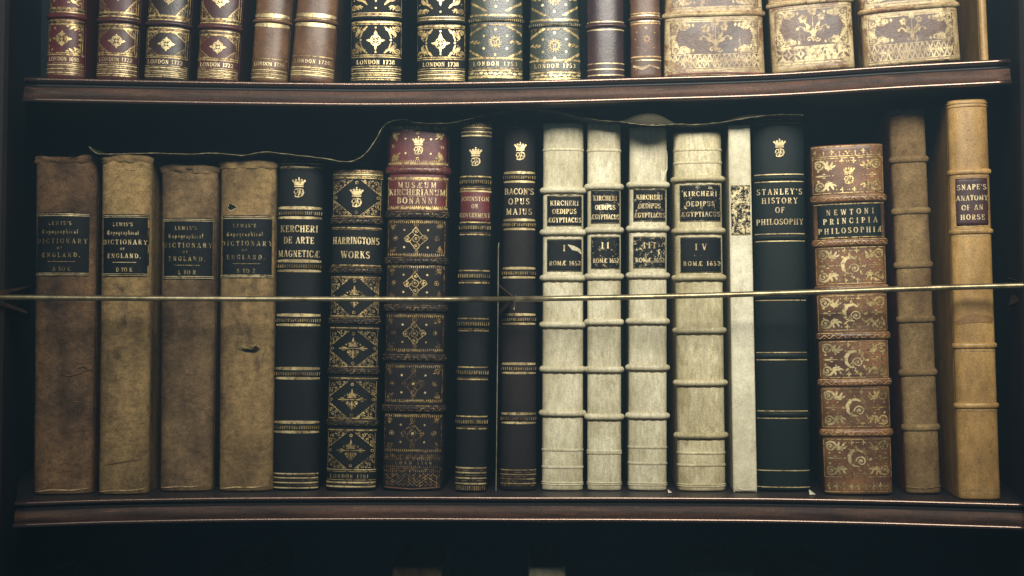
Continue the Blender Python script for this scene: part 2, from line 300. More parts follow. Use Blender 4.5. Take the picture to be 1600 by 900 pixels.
# ------------------------------------------------------------------ art laid on a spine
class Art:
    """flat shapes in photo-pixel units (dx from the spine's centre line, y down the photo) laid on a curved surface"""
    def __init__(s, fn, mats):
        s.fn = fn; s.v = []; s.f = []; s.m = []; s.sm = []; s.mats = list(mats); s.n = 0
    def mi(s, m):
        if m not in s.mats: s.mats.append(m)
        return s.mats.index(m)
    def raw(s, vs, fs, m, smooth=True):
        b = len(s.v); s.v += vs
        for f in fs: s.f.append([b + i for i in f]); s.m.append(s.mi(m)); s.sm.append(smooth)
    def strip(s, L, R, m):
        s.n += 1; off = .00024 + (s.n % 7) * .00002
        b = len(s.v)
        for p, q in zip(L, R):
            s.v.append(s.fn(p[0], p[1], off)); s.v.append(s.fn(q[0], q[1], off))
        for i in range(len(L) - 1):
            s.f.append([b + 2*i, b + 2*i + 1, b + 2*i + 3, b + 2*i + 2]); s.m.append(s.mi(m)); s.sm.append(True)
    def stroke(s, pts, w, m='gold', closed=False, step=3.2):
        P = []
        ws = w if isinstance(w, list) else [w] * len(pts)
        W = []
        for i in range(len(pts) - 1):
            (x0, y0), (x1, y1) = pts[i], pts[i + 1]
            n = max(1, int(math.hypot(x1 - x0, y1 - y0) / step))
            for k in range(n):
                t = k / n; P.append((x0 + (x1 - x0) * t, y0 + (y1 - y0) * t)); W.append(ws[i] + (ws[i+1] - ws[i]) * t)
        P.append(pts[-1]); W.append(ws[-1])
        L, R = [], []
        n = len(P)
        for i in range(n):
            a = P[max(i - 1, 0)]; b = P[min(i + 1, n - 1)]
            dx, dy = b[0] - a[0], b[1] - a[1]; d = math.hypot(dx, dy) or 1
            nx, ny = -dy / d * W[i] / 2, dx / d * W[i] / 2
            L.append((P[i][0] + nx, P[i][1] + ny)); R.append((P[i][0] - nx, P[i][1] - ny))
        s.strip(L, R, m)
    def rect(s, x0, x1, y0, y1, m='gold'):
        n = max(1, int(abs(x1 - x0) / 2.5))
        xs = [x0 + (x1 - x0) * i / n for i in range(n + 1)]
        s.strip([(x, y0) for x in xs], [(x, y1) for x in xs], m)
    def lens(s, x0, x1, yc, h, m='gold', sag=0):     # a band of gold, fuller in its middle
        n = max(4, int(abs(x1 - x0) / 2.5)); L, R = [], []
        for i in range(n + 1):
            u = 2 * i / n - 1; x = x0 + (x1 - x0) * i / n; hh = h / 2 * (.45 + .55 * math.sqrt(max(0, 1 - u * u * .95)))
            L.append((x, yc - hh)); R.append((x, yc + hh))
        s.strip(L, R, m)
    def disc(s, x, y, r, m='gold', n=8):
        L = [(x + r * math.sin(PI * i / n), y - r * math.cos(PI * i / n)) for i in range(n + 1)]
        R = [(x - r * math.sin(PI * i / n), y - r * math.cos(PI * i / n)) for i in range(n + 1)]
        s.strip(L, R, m)
    def ring(s, x, y, r, w, m='gold', n=14):
        s.stroke([(x + r * math.cos(2*PI*i/n), y + r * math.sin(2*PI*i/n)) for i in range(n + 1)], w, m, step=99)
    def leaf(s, x, y, a, l, w, m='gold', bend=0.0):
        a = math.radians(a); pts, ws = [], []
        for i in range(7):
            t = i / 6; aa = a + bend * t
            pts.append((x + l * t * math.cos(aa), y + l * t * math.sin(aa)))
            ws.append(max(.1, w * math.sin(PI * min(1, t * .92 + .06)) ** .8))
        s.stroke(pts, ws, m, step=99)
    def spiral(s, x, y, r, a0, turns, dr, w, m='gold', eye=True):
        n = int(12 * turns) + 3; pts = []
        for i in range(n + 1):
            t = i / n; a = math.radians(a0) + dr * 2 * PI * turns * t; rr = r * (1 - .82 * t)
            pts.append((x + rr * math.cos(a), y + rr * math.sin(a)))
        s.stroke(pts, [w * (1 - .4 * i / n) for i in range(n + 1)], m, step=99)
        if eye: s.disc(x, y, r * .22, m, 5)
    def dots(s, y, x0, x1, step, r, m='gold'):
        n = int((x1 - x0) / step)
        for i in range(n + 1): s.disc(x0 + (x1 - x0) * (i + .5) / (n + 1), y, r, m, 3)
    def ticks(s, y0, y1, x0, x1, step, w, m='gold', tri=False):
        n = int((x1 - x0) / step)
        for i in range(n):
            x = x0 + (x1 - x0) * (i + .5) / n
            if tri: s.stroke([(x, y0), (x, y1)], [w * 1.6, .15], m, step=99)
            else: s.strip([(x - w/2, y0), (x - w/2, y1)], [(x + w/2, y0), (x + w/2, y1)], m)
    def wave(s, y, amp, x0, x1, per, w, m='gold'):
        n = int((x1 - x0) / per * 6)
        s.stroke([(x0 + (x1-x0)*i/n, y + amp * math.sin(2*PI*i/6)) for i in range(n+1)], w, m, step=99)
    def text(s, t, xc, yc, h, width, m='lettergold', bold=1.0, black=False, slope=0.0):
        if black: keys = [('T_' if ch == 'T' else ch + '_') for ch in t]
        else: keys = list(t)
        tot = sum(.45 if k == ' ' else G[k][0] for k in keys)
        n = len(keys)
        sx = min(h * .92, width / (tot * 1.14))
        gap = (width - tot * sx) / max(1, n - 1) if n > 1 else 0
        x = xc - (tot * sx + gap * (n - 1)) / 2
        for k in keys:
            if k == ' ': x += .45 * sx + gap; continue
            gw, strokes = G[k]
            jy = random.uniform(-.03, .03) * h
            for pts, tk in strokes:
                P = [(x + px * sx, yc + h / 2 - py * h + jy + slope * (x - xc)) for px, py in pts]
                W = []
                for i in range(len(pts)):
                    a = P[max(i-1, 0)]; b = P[min(i+1, len(pts)-1)]
                    d = math.hypot(b[0]-a[0], b[1]-a[1]) or 1
                    W.append((tk * h * 1.05 if tk else h * (.085 + .125 * (abs(b[1]-a[1]) / d) ** 1.5)) * bold * .80)
                s.stroke(P, W, m, step=4)
            x += gw * sx + gap
    def build(s, name, parent):
        return obj(name, s.v, s.f, s.mats, parent, s.m, s.sm)

# --- motifs
def crown_mono(A, x, y, h, m='goldsolid'):
    """coronet over a curling D, h px high, centre x,y"""
    u = h / 30.0
    yt = y - 15 * u
    A.rect(x - 7*u, x + 7*u, yt + 12*u, yt + 14*u, m)
    A.strip([(x + (i-3) * 3.1*u, yt + (5.6 if i % 2 else 4.8) * u) for i in range(7)],
            [(x + (i-3) * 2.1*u, yt + 11.2*u) for i in range(7)], m)
    for i in range(5): A.disc(x + (i-2)*4.4*u, yt + (3.4 + .30*(i-2)**2) * u, 1.7*u, m, 5)
    A.disc(x, yt + .4*u, 1.2*u, m, 4)
    yb = yt + 16*u
    D = [(-6, 3), (-7, 6), (-5, 8), (-2, 6.5), (-1, 3), (-4, 1), (-6, 2)]
    A.stroke([(x + a*u, yb + b*u) for a, b in D], 1.5*u, m, step=99)
    A.stroke([(x - 4*u, yb + 1.2*u), (x + 2*u, yb + .2*u), (x + 6*u, yb + 2*u), (x + 7*u, yb + 6.5*u), (x + 5*u, yb + 11*u), (x, yb + 13*u), (x - 5*u, yb + 12.5*u), (x - 6*u, yb + 10.5*u), (x-3.5*u, yb+9.8*u)], [1*u, 1.4*u, 2*u, 2.6*u, 2*u, 1.5*u, 1.6*u, 1.3*u, 1*u], m, step=99)
    A.stroke([(x + 2.2*u, yb + 1*u), (x + .8*u, yb + 7*u), (x - 1*u, yb + 12.5*u)], 2.1*u, m, step=99)
    A.stroke([(x + 1*u, yb + 7*u), (x + 3.6*u, yb + 5*u), (x + 3.4*u, yb + 9*u)], 1.1*u, m, step=99)
def fleuron(A, x, y, s, m='goldsolid', sy=1.0):
    A.disc(x, y, s*.16, m); 
    for k in range(4):
        a = 90 * k; l = s * (1 if k % 2 == 0 else .8 * sy)
        ca, sa = math.cos(math.radians(a)), math.sin(math.radians(a))
        A.leaf(x + ca*s*.2, y + sa*s*.2*sy, a, l*.8, s*.34, m)
        A.leaf(x + ca*s*.3, y + sa*s*.3*sy, a + 48, s*.42, s*.22, m); A.leaf(x + ca*s*.3, y + sa*s*.3*sy, a - 48, s*.42, s*.22, m)
        b = math.radians(a + 45)
        A.ring(x + math.cos(b)*s*.48, y + math.sin(b)*s*.48*sy, s*.13, s*.09, m, 7)
def corner(A, x, y, qx, qy, sx, sy, m='gold', edge=True):
    """scroll-filled triangle with its right angle at x,y"""
    e = min(sx, sy)
    if edge: A.stroke([(x + qx*sx, y), (x, y + qy*sy)], .8, m)
    for (u, v, r, d) in ((.24, .24, .2, 1), (.58, .15, .15, -1), (.15, .58, .15, -1), (.82, .07, .09, 1), (.07, .82, .09, 1), (.40, .42, .09, 1)):
        A.spiral(x + qx*u*sx, y + qy*v*sy, r*e, 60 * d, 1.2, d*qx*qy, min(1.0, e*.042), m, eye=e > 20)
    for (u, v, a) in ((.36, .04, 30), (.04, .36, 60), (.55, .33, 10), (.33, .55, 80), (.7, .2, 0), (.2, .7, 90)):
        aa = math.atan2(qy*math.sin(math.radians(a)), qx*math.cos(math.radians(a)))
        A.leaf(x + qx*u*sx, y + qy*v*sy, math.degrees(aa), e*.17, e*.07, m)
def acanthus(A, x, y, qx, qy, s, m='gold', k=1.0):
    """curling leaf scroll in a corner, sweeping inward along x"""
    A.spiral(x + qx*.36*s, y + qy*.40*s, .33*s, 0 if qx > 0 else 180, 1.35, qx*qy, .10*s*k, m)
    pts = [(.05, .34), (.12, .12), (.38, .02), (.66, .10), (.86, .34), (1.10, .50), (1.34, .44)]
    A.stroke([(x + qx*a*s, y + qy*b*s) for a, b in pts], [.03*s, .09*s*k, .12*s*k, .15*s*k, .17*s*k, .15*s*k, .05*s], m)
    for a, b, d, l in ((.80, .40, 80, .38), (.98, .52, 50, .42), (1.18, .52, 12, .48), (1.18, .44, -28, .42), (.92, .34, -48, .34)):
        aa = math.degrees(math.atan2(qy*math.sin(math.radians(d)), qx*math.cos(math.radians(d))))
        A.leaf(x + qx*a*s, y + qy*b*s, aa, l*s, .13*s*k, m, bend=-.5*qx*qy)
def cross4(A, x, y, s, m='gold'):
    for k in range(4):
        A.leaf(x, y, 90*k, s, s*.55, m)
def flower(A, x, y, r, m='creamtool'):
    for k in range(5): 
        a = 72*k - 90; A.disc(x + r*.6*math.cos(math.radians(a)), y + r*.6*math.sin(math.radians(a)), r*.42, m, 5)
def bouquet(A, x, y, h, m='creamtool'):
    s = h / 60.
    for (fx, fy, r) in ((0, -26, 8), (-17, -14, 8), (15, -16, 7)):
        flower(A, x + fx*s, y + fy*s, r*s, m)
        A.stroke([(x + fx*s*.9, y + (fy+7)*s), (x + fx*s*.5, y - 2*s), (x, y + 16*s)], 1.5*s, m)
    for d, sx in ((1, 1), (-1, -1)):
        A.stroke([(x, y+16*s), (x+sx*10*s, y+6*s), (x+sx*22*s, y-1*s), (x+sx*27*s, y+4*s)], [2*s, 2.6*s, 2.4*s, 1.2*s], m)
        A.disc(x+sx*27*s, y+4*s, 3*s, m, 5)
        for i, a in enumerate((200, 230, 150)):
            ang = a if sx < 0 else 180 - a
            A.leaf(x + sx*4*s, y + (10-i*5)*s, ang, 14*s, 5*s, m)
        A.spiral(x + sx*7*s, y + 24*s, 5*s, 0, 1.1, sx, 2*s, m)
    A.leaf(x, y + 4*s, 90, 24*s, 8*s, m)

# ------------------------------------------------------------------ a book
class Book:
    def __init__(s, name, label, top, bot, ytop, ybot, bulge, mat, p=2.2, upper=False, depth=.20, board=None, group=None,
                 wob=.0, yawk=.75, setback=None, pages='pages', category='book'):
        s.yt, s.yb = ytop, ybot; s.top, s.bot = top, bot; s.mat = mat; s.p = p
        xc = (bot[0] + bot[1]) / 2
        e = edge_pt(xc, upper); s.zb = e.z - .0004
        if setback is None:
            if upper: Y = e.y + .008
            else:
                a, q, r = ray(xc, ybot); Y = s.zb * q / r
                Y = max(e.y + .014, min(e.y + .050, Y - .010))
        else: Y = e.y + setback
        s.Y = Y
        xt = (top[0] + top[1]) / 2
        s.b = bulge * 2.4 * kpx(450, Y)
        Ye = Y + .65 * s.b
        pt = at(xt, ytop, Ye); pb = at(xc, ybot, Ye)
        s.h = at(xt, ytop, Y).z - s.zb; s.ke = Ye / Y
        yaw = math.atan2(edgeY(xc + 40) - edgeY(xc - 40), 80 * kpx(450, Y)) * yawk
        s.lean = math.atan2(pt.x - pb.x, s.h)
        s.wt = (top[1] - top[0]) * kpx(ytop, Ye); s.wb = (bot[1] - bot[0]) * kpx(ybot, Ye)
        s.wob = wob; s.seed = random.uniform(0, 90)
        lift = abs(math.sin(s.lean)) * s.wb / 2
        s.e = empty(name, label, category, (pb.x, Y + s.b, s.zb + lift + .0003), (0, s.lean, yaw), group)
        s.art = Art(s.P, [mat])
        s.spine_mesh(); s.boards(board or mat, depth, pages)
    def hw(s, y):                       # half width in px at photo row y
        t = (y - s.yt) / (s.yb - s.yt)
        return ((s.top[1]-s.top[0]) * (1-t) + (s.bot[1]-s.bot[0]) * t) / 2
    def z(s, y): return at(800, y, s.Y).z - s.zb
    def wz(s, z): t = z / s.h; return s.wb * (1-t) + s.wt * t
    def surf(s, x, z, off):             # local point on the spine
        w = s.wz(z); u = max(-.999, min(.999, x / (w / 2)))
        y = -s.b * (1 - abs(u) ** s.p) ** (1 / s.p)
        g = abs(u) ** 3
        if s.wob: y -= s.wob * noise.noise(Vector((x * 45, z * 30, s.seed)))
        # normal pushes outward also sideways near the edge
        return Vector((x + math.copysign(off * g, u), y - off * (1 - .5 * g), z))
    def P(s, dx, y, off):
        return s.surf(dx * kpx(y, s.Y), s.z(y), off)
    def spine_mesh(s):
        nu, nz = 32, 90; vs, fs = [], []
        rc = .0030
        rows = [(-rc, 0.0), (-rc * .35, .0006)] + [(0, .0018 + (s.h - .0036) * i / nz) for i in range(nz + 1)] + [(-rc * .35, s.h - .0006), (-rc, s.h)]
        for off, z in rows:
            w = s.wz(z)
            ring = []
            ring.append(Vector((-w/2 + .0016, .0052, z))); ring.append(Vector((-w/2 + .0003, .0030, z)))
            for i in range(nu + 1):
                a = PI * i / nu; u = -math.cos(a)
                v = s.surf(u * w / 2 * .999, z, 0)
                if off: v.y = v.y - off * .9 if v.y < off else v.y; v.x *= 1 + off * .2 / (w / 2)
                ring.append(v)
            ring.append(Vector((w/2 - .0003, .0030, z))); ring.append(Vector((w/2 - .0016, .0052, z)))
            vs += ring
        n = nu + 5
        for j in range(len(rows) - 1):
            for i in range(n - 1):
                fs.append([j*n+i, j*n+i+1, (j+1)*n+i+1, (j+1)*n+i])
        s.art.raw(vs, fs, s.mat)
    def boards(s, m, depth, pages):
        w = min(s.wt, s.wb); W = s.wb
        for sg in (-1, 1):
            def xx(z, inner): return sg * (s.wz(z) / 2 - .0004 - (.0028 if inner else 0))
            vs, fs = rbox(0, 1, .0062, depth, .0004, s.h - .0004, .0006)
            # shear to the book's taper
            for v in vs:
                o = v.x; v.x = sg * (s.wz(v.z) / 2 - .0004 - .0028 * (1 - max(0, min(1, o))))
            if sg < 0: fs = [list(reversed(f)) for f in fs]
            obj('board', vs, fs, [m], s.e)
        vs, fs = rbox(-w/2 + .0036, w/2 - .0036, .004, depth - .005, .004, s.h - .005, .0008)
        obj('page_block', vs, fs, [pages], s.e)
    # --- raised band: its own mesh, with gold on it
    def band(s, y, hpx, proud, mat=None, deco=None, goldm='gold'):
        proud *= 1.3
        k = kpx(y, s.Y); zc = s.z(y); hh = hpx * k / 2; mat = mat or s.mat
        def bf(dx, yy, off):
            z = s.z(yy); q = max(0, 1 - ((z - zc) / hh) ** 2)
            return s.surf(dx * k, z, off + proud * math.sqrt(q) * .98 + .00012)
        A = Art(bf, [mat])
        nu, nv = 26, 8; vs, fs = [], []
        W = s.wz(zc) / 2
        for j in range(nv + 1):
            a = PI * j / nv; z = zc - hh * math.cos(a); pr = proud * math.sin(a)
            for i in range(nu + 1):
                u = -math.cos(PI * i / nu)
                nz = noise.noise(Vector((u * 6, z * 160, s.seed + 4))) * proud * .12
                vs.append(s.surf(u * W * .999, z, pr + nz - (.0004 if j in (0, nv) else 0)))
        for j in range(nv):
            for i in range(nu): fs.append([j*(nu+1)+i, j*(nu+1)+i+1, (j+1)*(nu+1)+i+1, (j+1)*(nu+1)+i])
        A.raw(vs, fs, mat)
        hw = s.hw(y) * .97
        if deco == 'ticks': A.ticks(y - hpx*.18, y + hpx*.36, -hw, hw, 2.6, 1.0, goldm)
        elif deco == 'ticks2':
            A.ticks(y - hpx*.0, y + hpx*.36, -hw, hw, 2.6, 1.0, goldm); A.rect(-hw, hw, y - hpx*.34, y - hpx*.22, goldm); A.rect(-hw, hw, y - hpx*.13, y - hpx*.05, goldm)
        elif deco == 'scroll':
            A.wave(y + .05*hpx, hpx*.2, -hw, hw, hpx*1.0, 1.0, goldm); A.dots(y + .22*hpx, -hw, hw, hpx*.5, .8, goldm); A.rect(-hw, hw, y - hpx*.42, y - hpx*.34, goldm)
            A.dots(y - .14*hpx, -hw, hw, hpx*.5, .7, goldm)
        elif deco == 'rope':
            n = int(2*hw/3.2)
            for i in range(n):
                x = -hw + 2*hw*(i+.5)/n; A.stroke([(x-1.2, y - hpx*.12), (x+1.2, y + hpx*.30)], 1.1, goldm, step=99)
            A.rect(-hw, hw, y - hpx*.42, y - hpx*.30, goldm); A.dots(y - hpx*.2, -hw, hw, 3, .6, goldm)
        elif deco == 'line': A.rect(-hw, hw, y - hpx*.3, y - hpx*.12, goldm)
        return A.build('raised_band', s.e)
    # --- a label pasted on the spine
    def label(s, y0, y1, x0, x1, mat, draw, thick=.0004, name='title_label', jag=.35):
        A = Art(lambda dx, y, off: s.P(dx, y, off + thick), [mat])
        nx = 16; vs, fs = [], []
        ys = [y0, y0 + .05] + [y0 + (y1 - y0) * q / 14 for q in range(1, 14)] + [y1 - .05, y1]; ny = len(ys)
        for j, y in enumerate(ys):
            for i in range(nx + 1):
                x = x0 + (x1 - x0) * i / nx; jx = jag * random.uniform(-1, 1) if i in (0, nx) else 0; jy = jag * random.uniform(-1, 1) if j in (0, 1, ny-2, ny-1) else 0
                vs.append(s.P(x + jx, y + jy, -.0001 if j in (0, ny - 1) or i in (0, nx) else thick))
        for j in range(ny - 1):
            for i in range(nx): fs.append([(j+1)*(nx+1)+i, (j+1)*(nx+1)+i+1, j*(nx+1)+i+1, j*(nx+1)+i])
        A.raw(vs, fs, mat)
        draw(A)
        return A.build(name, s.e)
    def ridge(s, pts, w, mat, name='crease', off=.0005):
        A = Art(lambda dx, y, o: s.P(dx, y, o + off), [mat]); A.stroke(pts, w, mat); return A.build(name, s.e)
    def done(s): s.art.build('spine', s.e)

# ------------------------------------------------------------------ the bookcase
case = empty('bookcase', 'dark mahogany bookcase with concave curved shelves holding rows of antique books', 'bookcase', (0, 1.66, -.62))
cm = Vector((0, 1.66, -.62))
def cobj(name, vs, fs, mats, mi=None, smooth=False):
    return obj(name, [v - cm for v in vs], fs, mats, case, mi, smooth)
def arcp(cx, cz, r, a0, a1, n=6):
    return [(cx + r * math.cos(math.radians(a0 + (a1-a0)*i/n)), cz + r * math.sin(math.radians(a0 + (a1-a0)*i/n))) for i in range(n+1)]
PROFILE = ([((-.0050, -.0004), 'case')] + [(p, 'bead') for p in arcp(-.0021, -.0021, .0021, 95, -80, 8)] +
           [(p, 'cove') for p in [(-.0050, -.0048), (-.0064, -.0062), (-.0060, -.0078), (-.0040, -.0090)]] +
           [(p, 'shelf') for p in [(-.0022, -.0096), (-.0012, -.0150), (.0000, -.0206)]] +
           [((-.0012, -.0212), 'cove')] + [(p, 'bead') for p in arcp(.0004, -.0234, .0023, 120, -95, 9)] + [((-.004, -.0252), 'cove'), ((-.0045, -.0246), 'case')])
BACKY = 1.66
def shelf(pts):
    n = len(PROFILE) + 2; vs, fs, mi = [], [], []; mats = ['case', 'bead', 'cove', 'shelf']
    for j, p in enumerate(pts):
        wz_ = .00025 * noise.noise(Vector((p.x * 9, p.z * 3, 1)))
        vs.append(Vector((p.x * (1 + (BACKY - p.y) * .75), BACKY - .002, p.z - .0004)))
        for (d, z), m in PROFILE: vs.append(Vector((p.x, p.y - d, p.z + z + wz_)))
        vs.append(Vector((p.x * (1 + (BACKY - p.y) * .75), BACKY - .002, p.z - .0246)))
    ml = ['case'] + [m for _, m in PROFILE]
    for j in range(len(pts) - 1):
        for i in range(n - 1):
            fs.append([j*n+i, (j+1)*n+i, (j+1)*n+i+1, j*n+i+1]); mi.append(mats.index(ml[i]))
    fs.append(list(range(n))); mi.append(0)
    fs.append([(len(pts)-1)*n + i for i in reversed(range(n))]); mi.append(0)
    return cobj('shelf', vs, fs, mats, mi, [True] * (len(fs) - 2) + [False] * 2)
def pts_of(x0, x1, upper, n=70): return [edge_pt(x0 + (x1 - x0) * i / n, upper) for i in range(n + 1)]
shelf(pts_of(37, 1579, True)); shelf(pts_of(22, 1612, False))
low = pts_of(12, 1612, False)
for p in low: p.z -= .428
shelf(low)
topp = pts_of(30, 1600, True)
for p in topp: p.z += .43
shelf(topp)
def slab(name, corners, z0, z1, mat, r=0):
    vs = [Vector((x, y, z)) for z in (z0, z1) for x, y in corners]; n = len(corners)
    fs = [list(range(n))[::-1], [n + i for i in range(n)]] + [[i, (i+1) % n, n + (i+1) % n, n + i] for i in range(n)]
    return cobj(name, vs, fs, [mat])
slab('back_panel', [(-.66, BACKY), (.66, BACKY), (.66, BACKY + .012), (-.66, BACKY + .012)], -.66, .74, 'back')
lf = at(7, 450, 1.275).x
slab('side_panel', [(lf, 1.275), (-.625, BACKY - .003), (-.655, BACKY - .003), (-.62, 1.31), (-.575, 1.268), (lf - .002, 1.2685)], -.66, .74, 'case')
rf = at(1600, 450, 1.195).x
slab('side_panel', [(rf, 1.195), (.607, BACKY - .003), (.645, BACKY - .003), (.60, 1.25), (.555, 1.185), (rf + .002, 1.1885)], -.66, .74, 'case')
# brass retaining rods with their brackets
def rodpt(x, y, d=.010): return at(x, y, edgeY(x) - d)
vs, fs = tube([rodpt(x, y) for x, y in ((-70, 463.6), (0, 464.6), (120, 465.6), (300, 466.6), (500, 467.4), (700, 467.7), (805, 467.4))], .0028, 12)
cobj('retaining_rod', vs, fs, ['brass'], None, True)
vs, fs = tube([rodpt(x, y) for x, y in ((804, 467.4), (900, 465.8), (1000, 464), (1100, 461.7), (1200, 458.7), (1300, 455.4), (1400, 451.8), (1500, 448.6), (1600, 446), (1680, 443.5))], .0028, 12)
cobj('retaining_rod', vs, fs, ['brass'], None, True)
ring = [rodpt(804, 467.4) + Vector((.0012 * math.sin(t), -.0034 * math.cos(t), .0040 * math.sin(t) - .0006)) for t in [2 * PI * i / 14 for i in range(15)]]
ring += [ring[-1] + Vector((0, .003, -.006)), ring[-1] + Vector((-.0006, .004, -.010))]
vs, fs = tube(ring, .0007, 6); cobj('rod_hook', vs, fs, ['brass'], None, True)
def plate(pts, th, mat='shelf', arm=None):
    """pts: quad corners front-top, back-top, back-bottom, front-bottom"""
    d = (pts[1] - pts[0]).normalized(); nrm = d.cross(Vector((0, 0, 1))).normalized() * th / 2
    ring = list(pts)
    if arm: ring = [pts[0], pts[1], arm + Vector((0, 0, .008)), arm - Vector((0, 0, .008)), pts[2], pts[3]]
    vs = [p + nrm for p in ring] + [p - nrm for p in ring]; n = len(ring)
    fs = [list(range(n)), [n + i for i in reversed(range(n))]] + [[i, (i+1) % n, n + (i+1) % n, n + i] for i in range(n)]
    o = cobj('rod_bracket', vs, fs, [mat])
    o.data.update(); return o
plate([at(801, 463, 1.291), at(779, 445, 1.348), at(779, 492, 1.348), at(799, 474, 1.293)], .0016, arm=Vector((-.019, BACKY - .002, .035)))
plate([at(-25, 457, 1.235), at(45, 447.5, 1.33), at(45, 491, 1.33), at(-25, 470, 1.235)], .002, arm=Vector((-.548, 1.425, .033)))
plate([at(1625, 448, 1.18), at(1574, 434, 1.262), at(1577, 478, 1.262), at(1625, 457, 1.18)], .0022, arm=Vector((.508, 1.275, .045)))

# ------------------------------------------------------------------ thin teal volume added to lift the blacks
hv, hf = rbox(-1.4, 1.4, -.6, 1.9, -.95, 1.6, .001)
hz = obj('black_lift_volume', hv, hf, []); hz['kind'] = 'stuff'
hm = bpy.data.materials.new('black_lift_teal'); hm.use_nodes = True; ht = hm.node_tree
ht.nodes.remove(ht.nodes['Principled BSDF']); pv = ht.nodes.new('ShaderNodeVolumePrincipled')
pv.inputs['Color'].default_value = (.36, .62, .80, 1); pv.inputs['Density'].default_value = .085; pv.inputs['Anisotropy'].default_value = 0
ht.links.new(pv.outputs[0], ht.nodes['Material Output'].inputs['Volume']); hz.data.materials.append(hm)

# ------------------------------------------------------------------ lower row
GR = 'books standing on the lower shelf'
def pick(l): return l
def canvas(label, top, bot, yt, yb, mat, ly0, ly1, lx0, lx1, vol, jm='letterdim', bulge=9):
    b = Book('book', label, top, bot, yt, yb, bulge, mat, 2.6, board=mat, group=GR, wob=.0011)
    lc = (lx0 + lx1) / 2; W = lx1 - lx0; H = ly1 - ly0
    def draw(A):
        for y in (ly0 + 2, ly0 + 4.6, ly1 - 2, ly1 - 4.6): A.rect(lx0 + 1, lx1 - 1, y - .5, y + .5, 'lettergold')
        f = lambda t: ly0 + H * t
        A.text("LEWIS'S", lc - 3, f(.165), 5.6, W * .42, jm, 1.1)
        A.text('Topographical', lc - 3, f(.295), 6.6, W * .66, jm, 1.15, black=True)
        A.text('DICTIONARY', lc, f(.445), 7.4, W * .92, jm, 1.05)
        A.text('OF', lc - 3, f(.555), 3.6, W * .09, jm, 1.2)
        A.text('ENGLAND.', lc - 1, f(.665), 7, W * .70, jm, 1.05)
        A.rect(lc - W * .25, lc + W * .25, f(.765), f(.765) + .9, jm)
        a, z = vol
        A.text(a + ' TO ' + z, lc, f(.885), 6.4, W * .34, jm, 1.15)
    b.label(ly0, ly1, lx0, lx1, 'ink' if vol[0] != 'D' else 'flake0', draw)
    # crumpled cap of the canvas at the head
    A = Art(lambda dx, y, o: b.P(dx, max(y, yt + .5), o), [mat]); hw = b.hw(yt)
    vs, fs = [], []; n = 26; prf = [(0.6, 0.0), (-.4, .0016), (2.5, .0024), (6.5, .0017), (10.5, .0004)]
    for j, (dy, o) in enumerate(prf):
        for i in range(n + 1):
            u = -1 + 2*i/n; nn = noise.noise(Vector((u * 3.1, j * .9, b.seed)))
            vs.append(b.P(u * hw * .985, yt + dy + 2.6 * nn + (2.6 * noise.noise(Vector((u*2, 5, b.seed)))), max(0.0001, o + .0026 * nn)))
    for j in range(len(prf) - 1):
        for i in range(n): fs.append([j*(n+1)+i, j*(n+1)+i+1, (j+1)*(n+1)+i+1, (j+1)*(n+1)+i])
    A.raw(vs, fs, mat); A.build('head_cap', b.e)
    for q in range(5):
        cx, cy = random.uniform(-.7, .6) * hw, random.uniform(yt + 20, yb - 40)
        if ly0 - 20 < cy < ly1 + 12: continue
        L_ = random.uniform(6, 22); sl = random.uniform(-.25, .25)
        b.ridge([(cx, cy), (cx + L_*.5, cy + sl*L_), (min(cx + L_, hw*.9), cy + sl*L_*.4)], [.3, random.uniform(.7, 1.3), .3], mat, off=.0003)
    # loose fold along the foot
    hb = b.hw(yb)
    b.ridge([(-hb*.9, yb - 3), (-hb*.3, yb - 6 + random.uniform(-1, 1)), (hb*.3, yb - 5), (hb*.85, yb - 7)], [1.2, 2.4, 2.2, .8], 'fray', 'tail_fold', .0007)
    return b
b = canvas('brown canvas book at the left row end, its black label ending A to C', (57, 150), (53, 142), 245, 772, 'canvas1', 333, 432, -44, 38, 'AC'); 
b.ridge([(-6, 583), (10, 588), (24, 584), (36, 578), (44, 579)], [.5, 2, 3, 2.4, .5], 'canvas1', off=.001); b.ridge([(22, 577), (30, 574), (38, 577)], [.4, 1.6, .4], 'canvas1', off=.0008); b.done()
b = canvas('tan canvas book whose chipped black label ends D to K', (160, 237), (154, 230), 243, 772, 'canvas2', 335, 433, -36, 36, 'DK', 'lettergold')
b.ridge([(-28, 728), (-8, 724), (12, 721), (30, 719)], [.4, 1.2, 1.2, .4], 'oldcalf', off=.0003); b.ridge([(-6, 592), (-6, 583), (6, 583), (7, 592)], .8, 'fray', off=.0003); b.done()
b = canvas('grey tan canvas book standing a little back, its faded label ending L to R', (253, 340), (250, 330), 259, 766, 'canvas3', 341, 437, -40, 40, 'LR'); b.done()
b = canvas('tan canvas book torn at mid height, its label ending S to Z', (345, 431), (342, 425), 252, 767, 'canvas2', 337, 435, -42, 42, 'SZ')
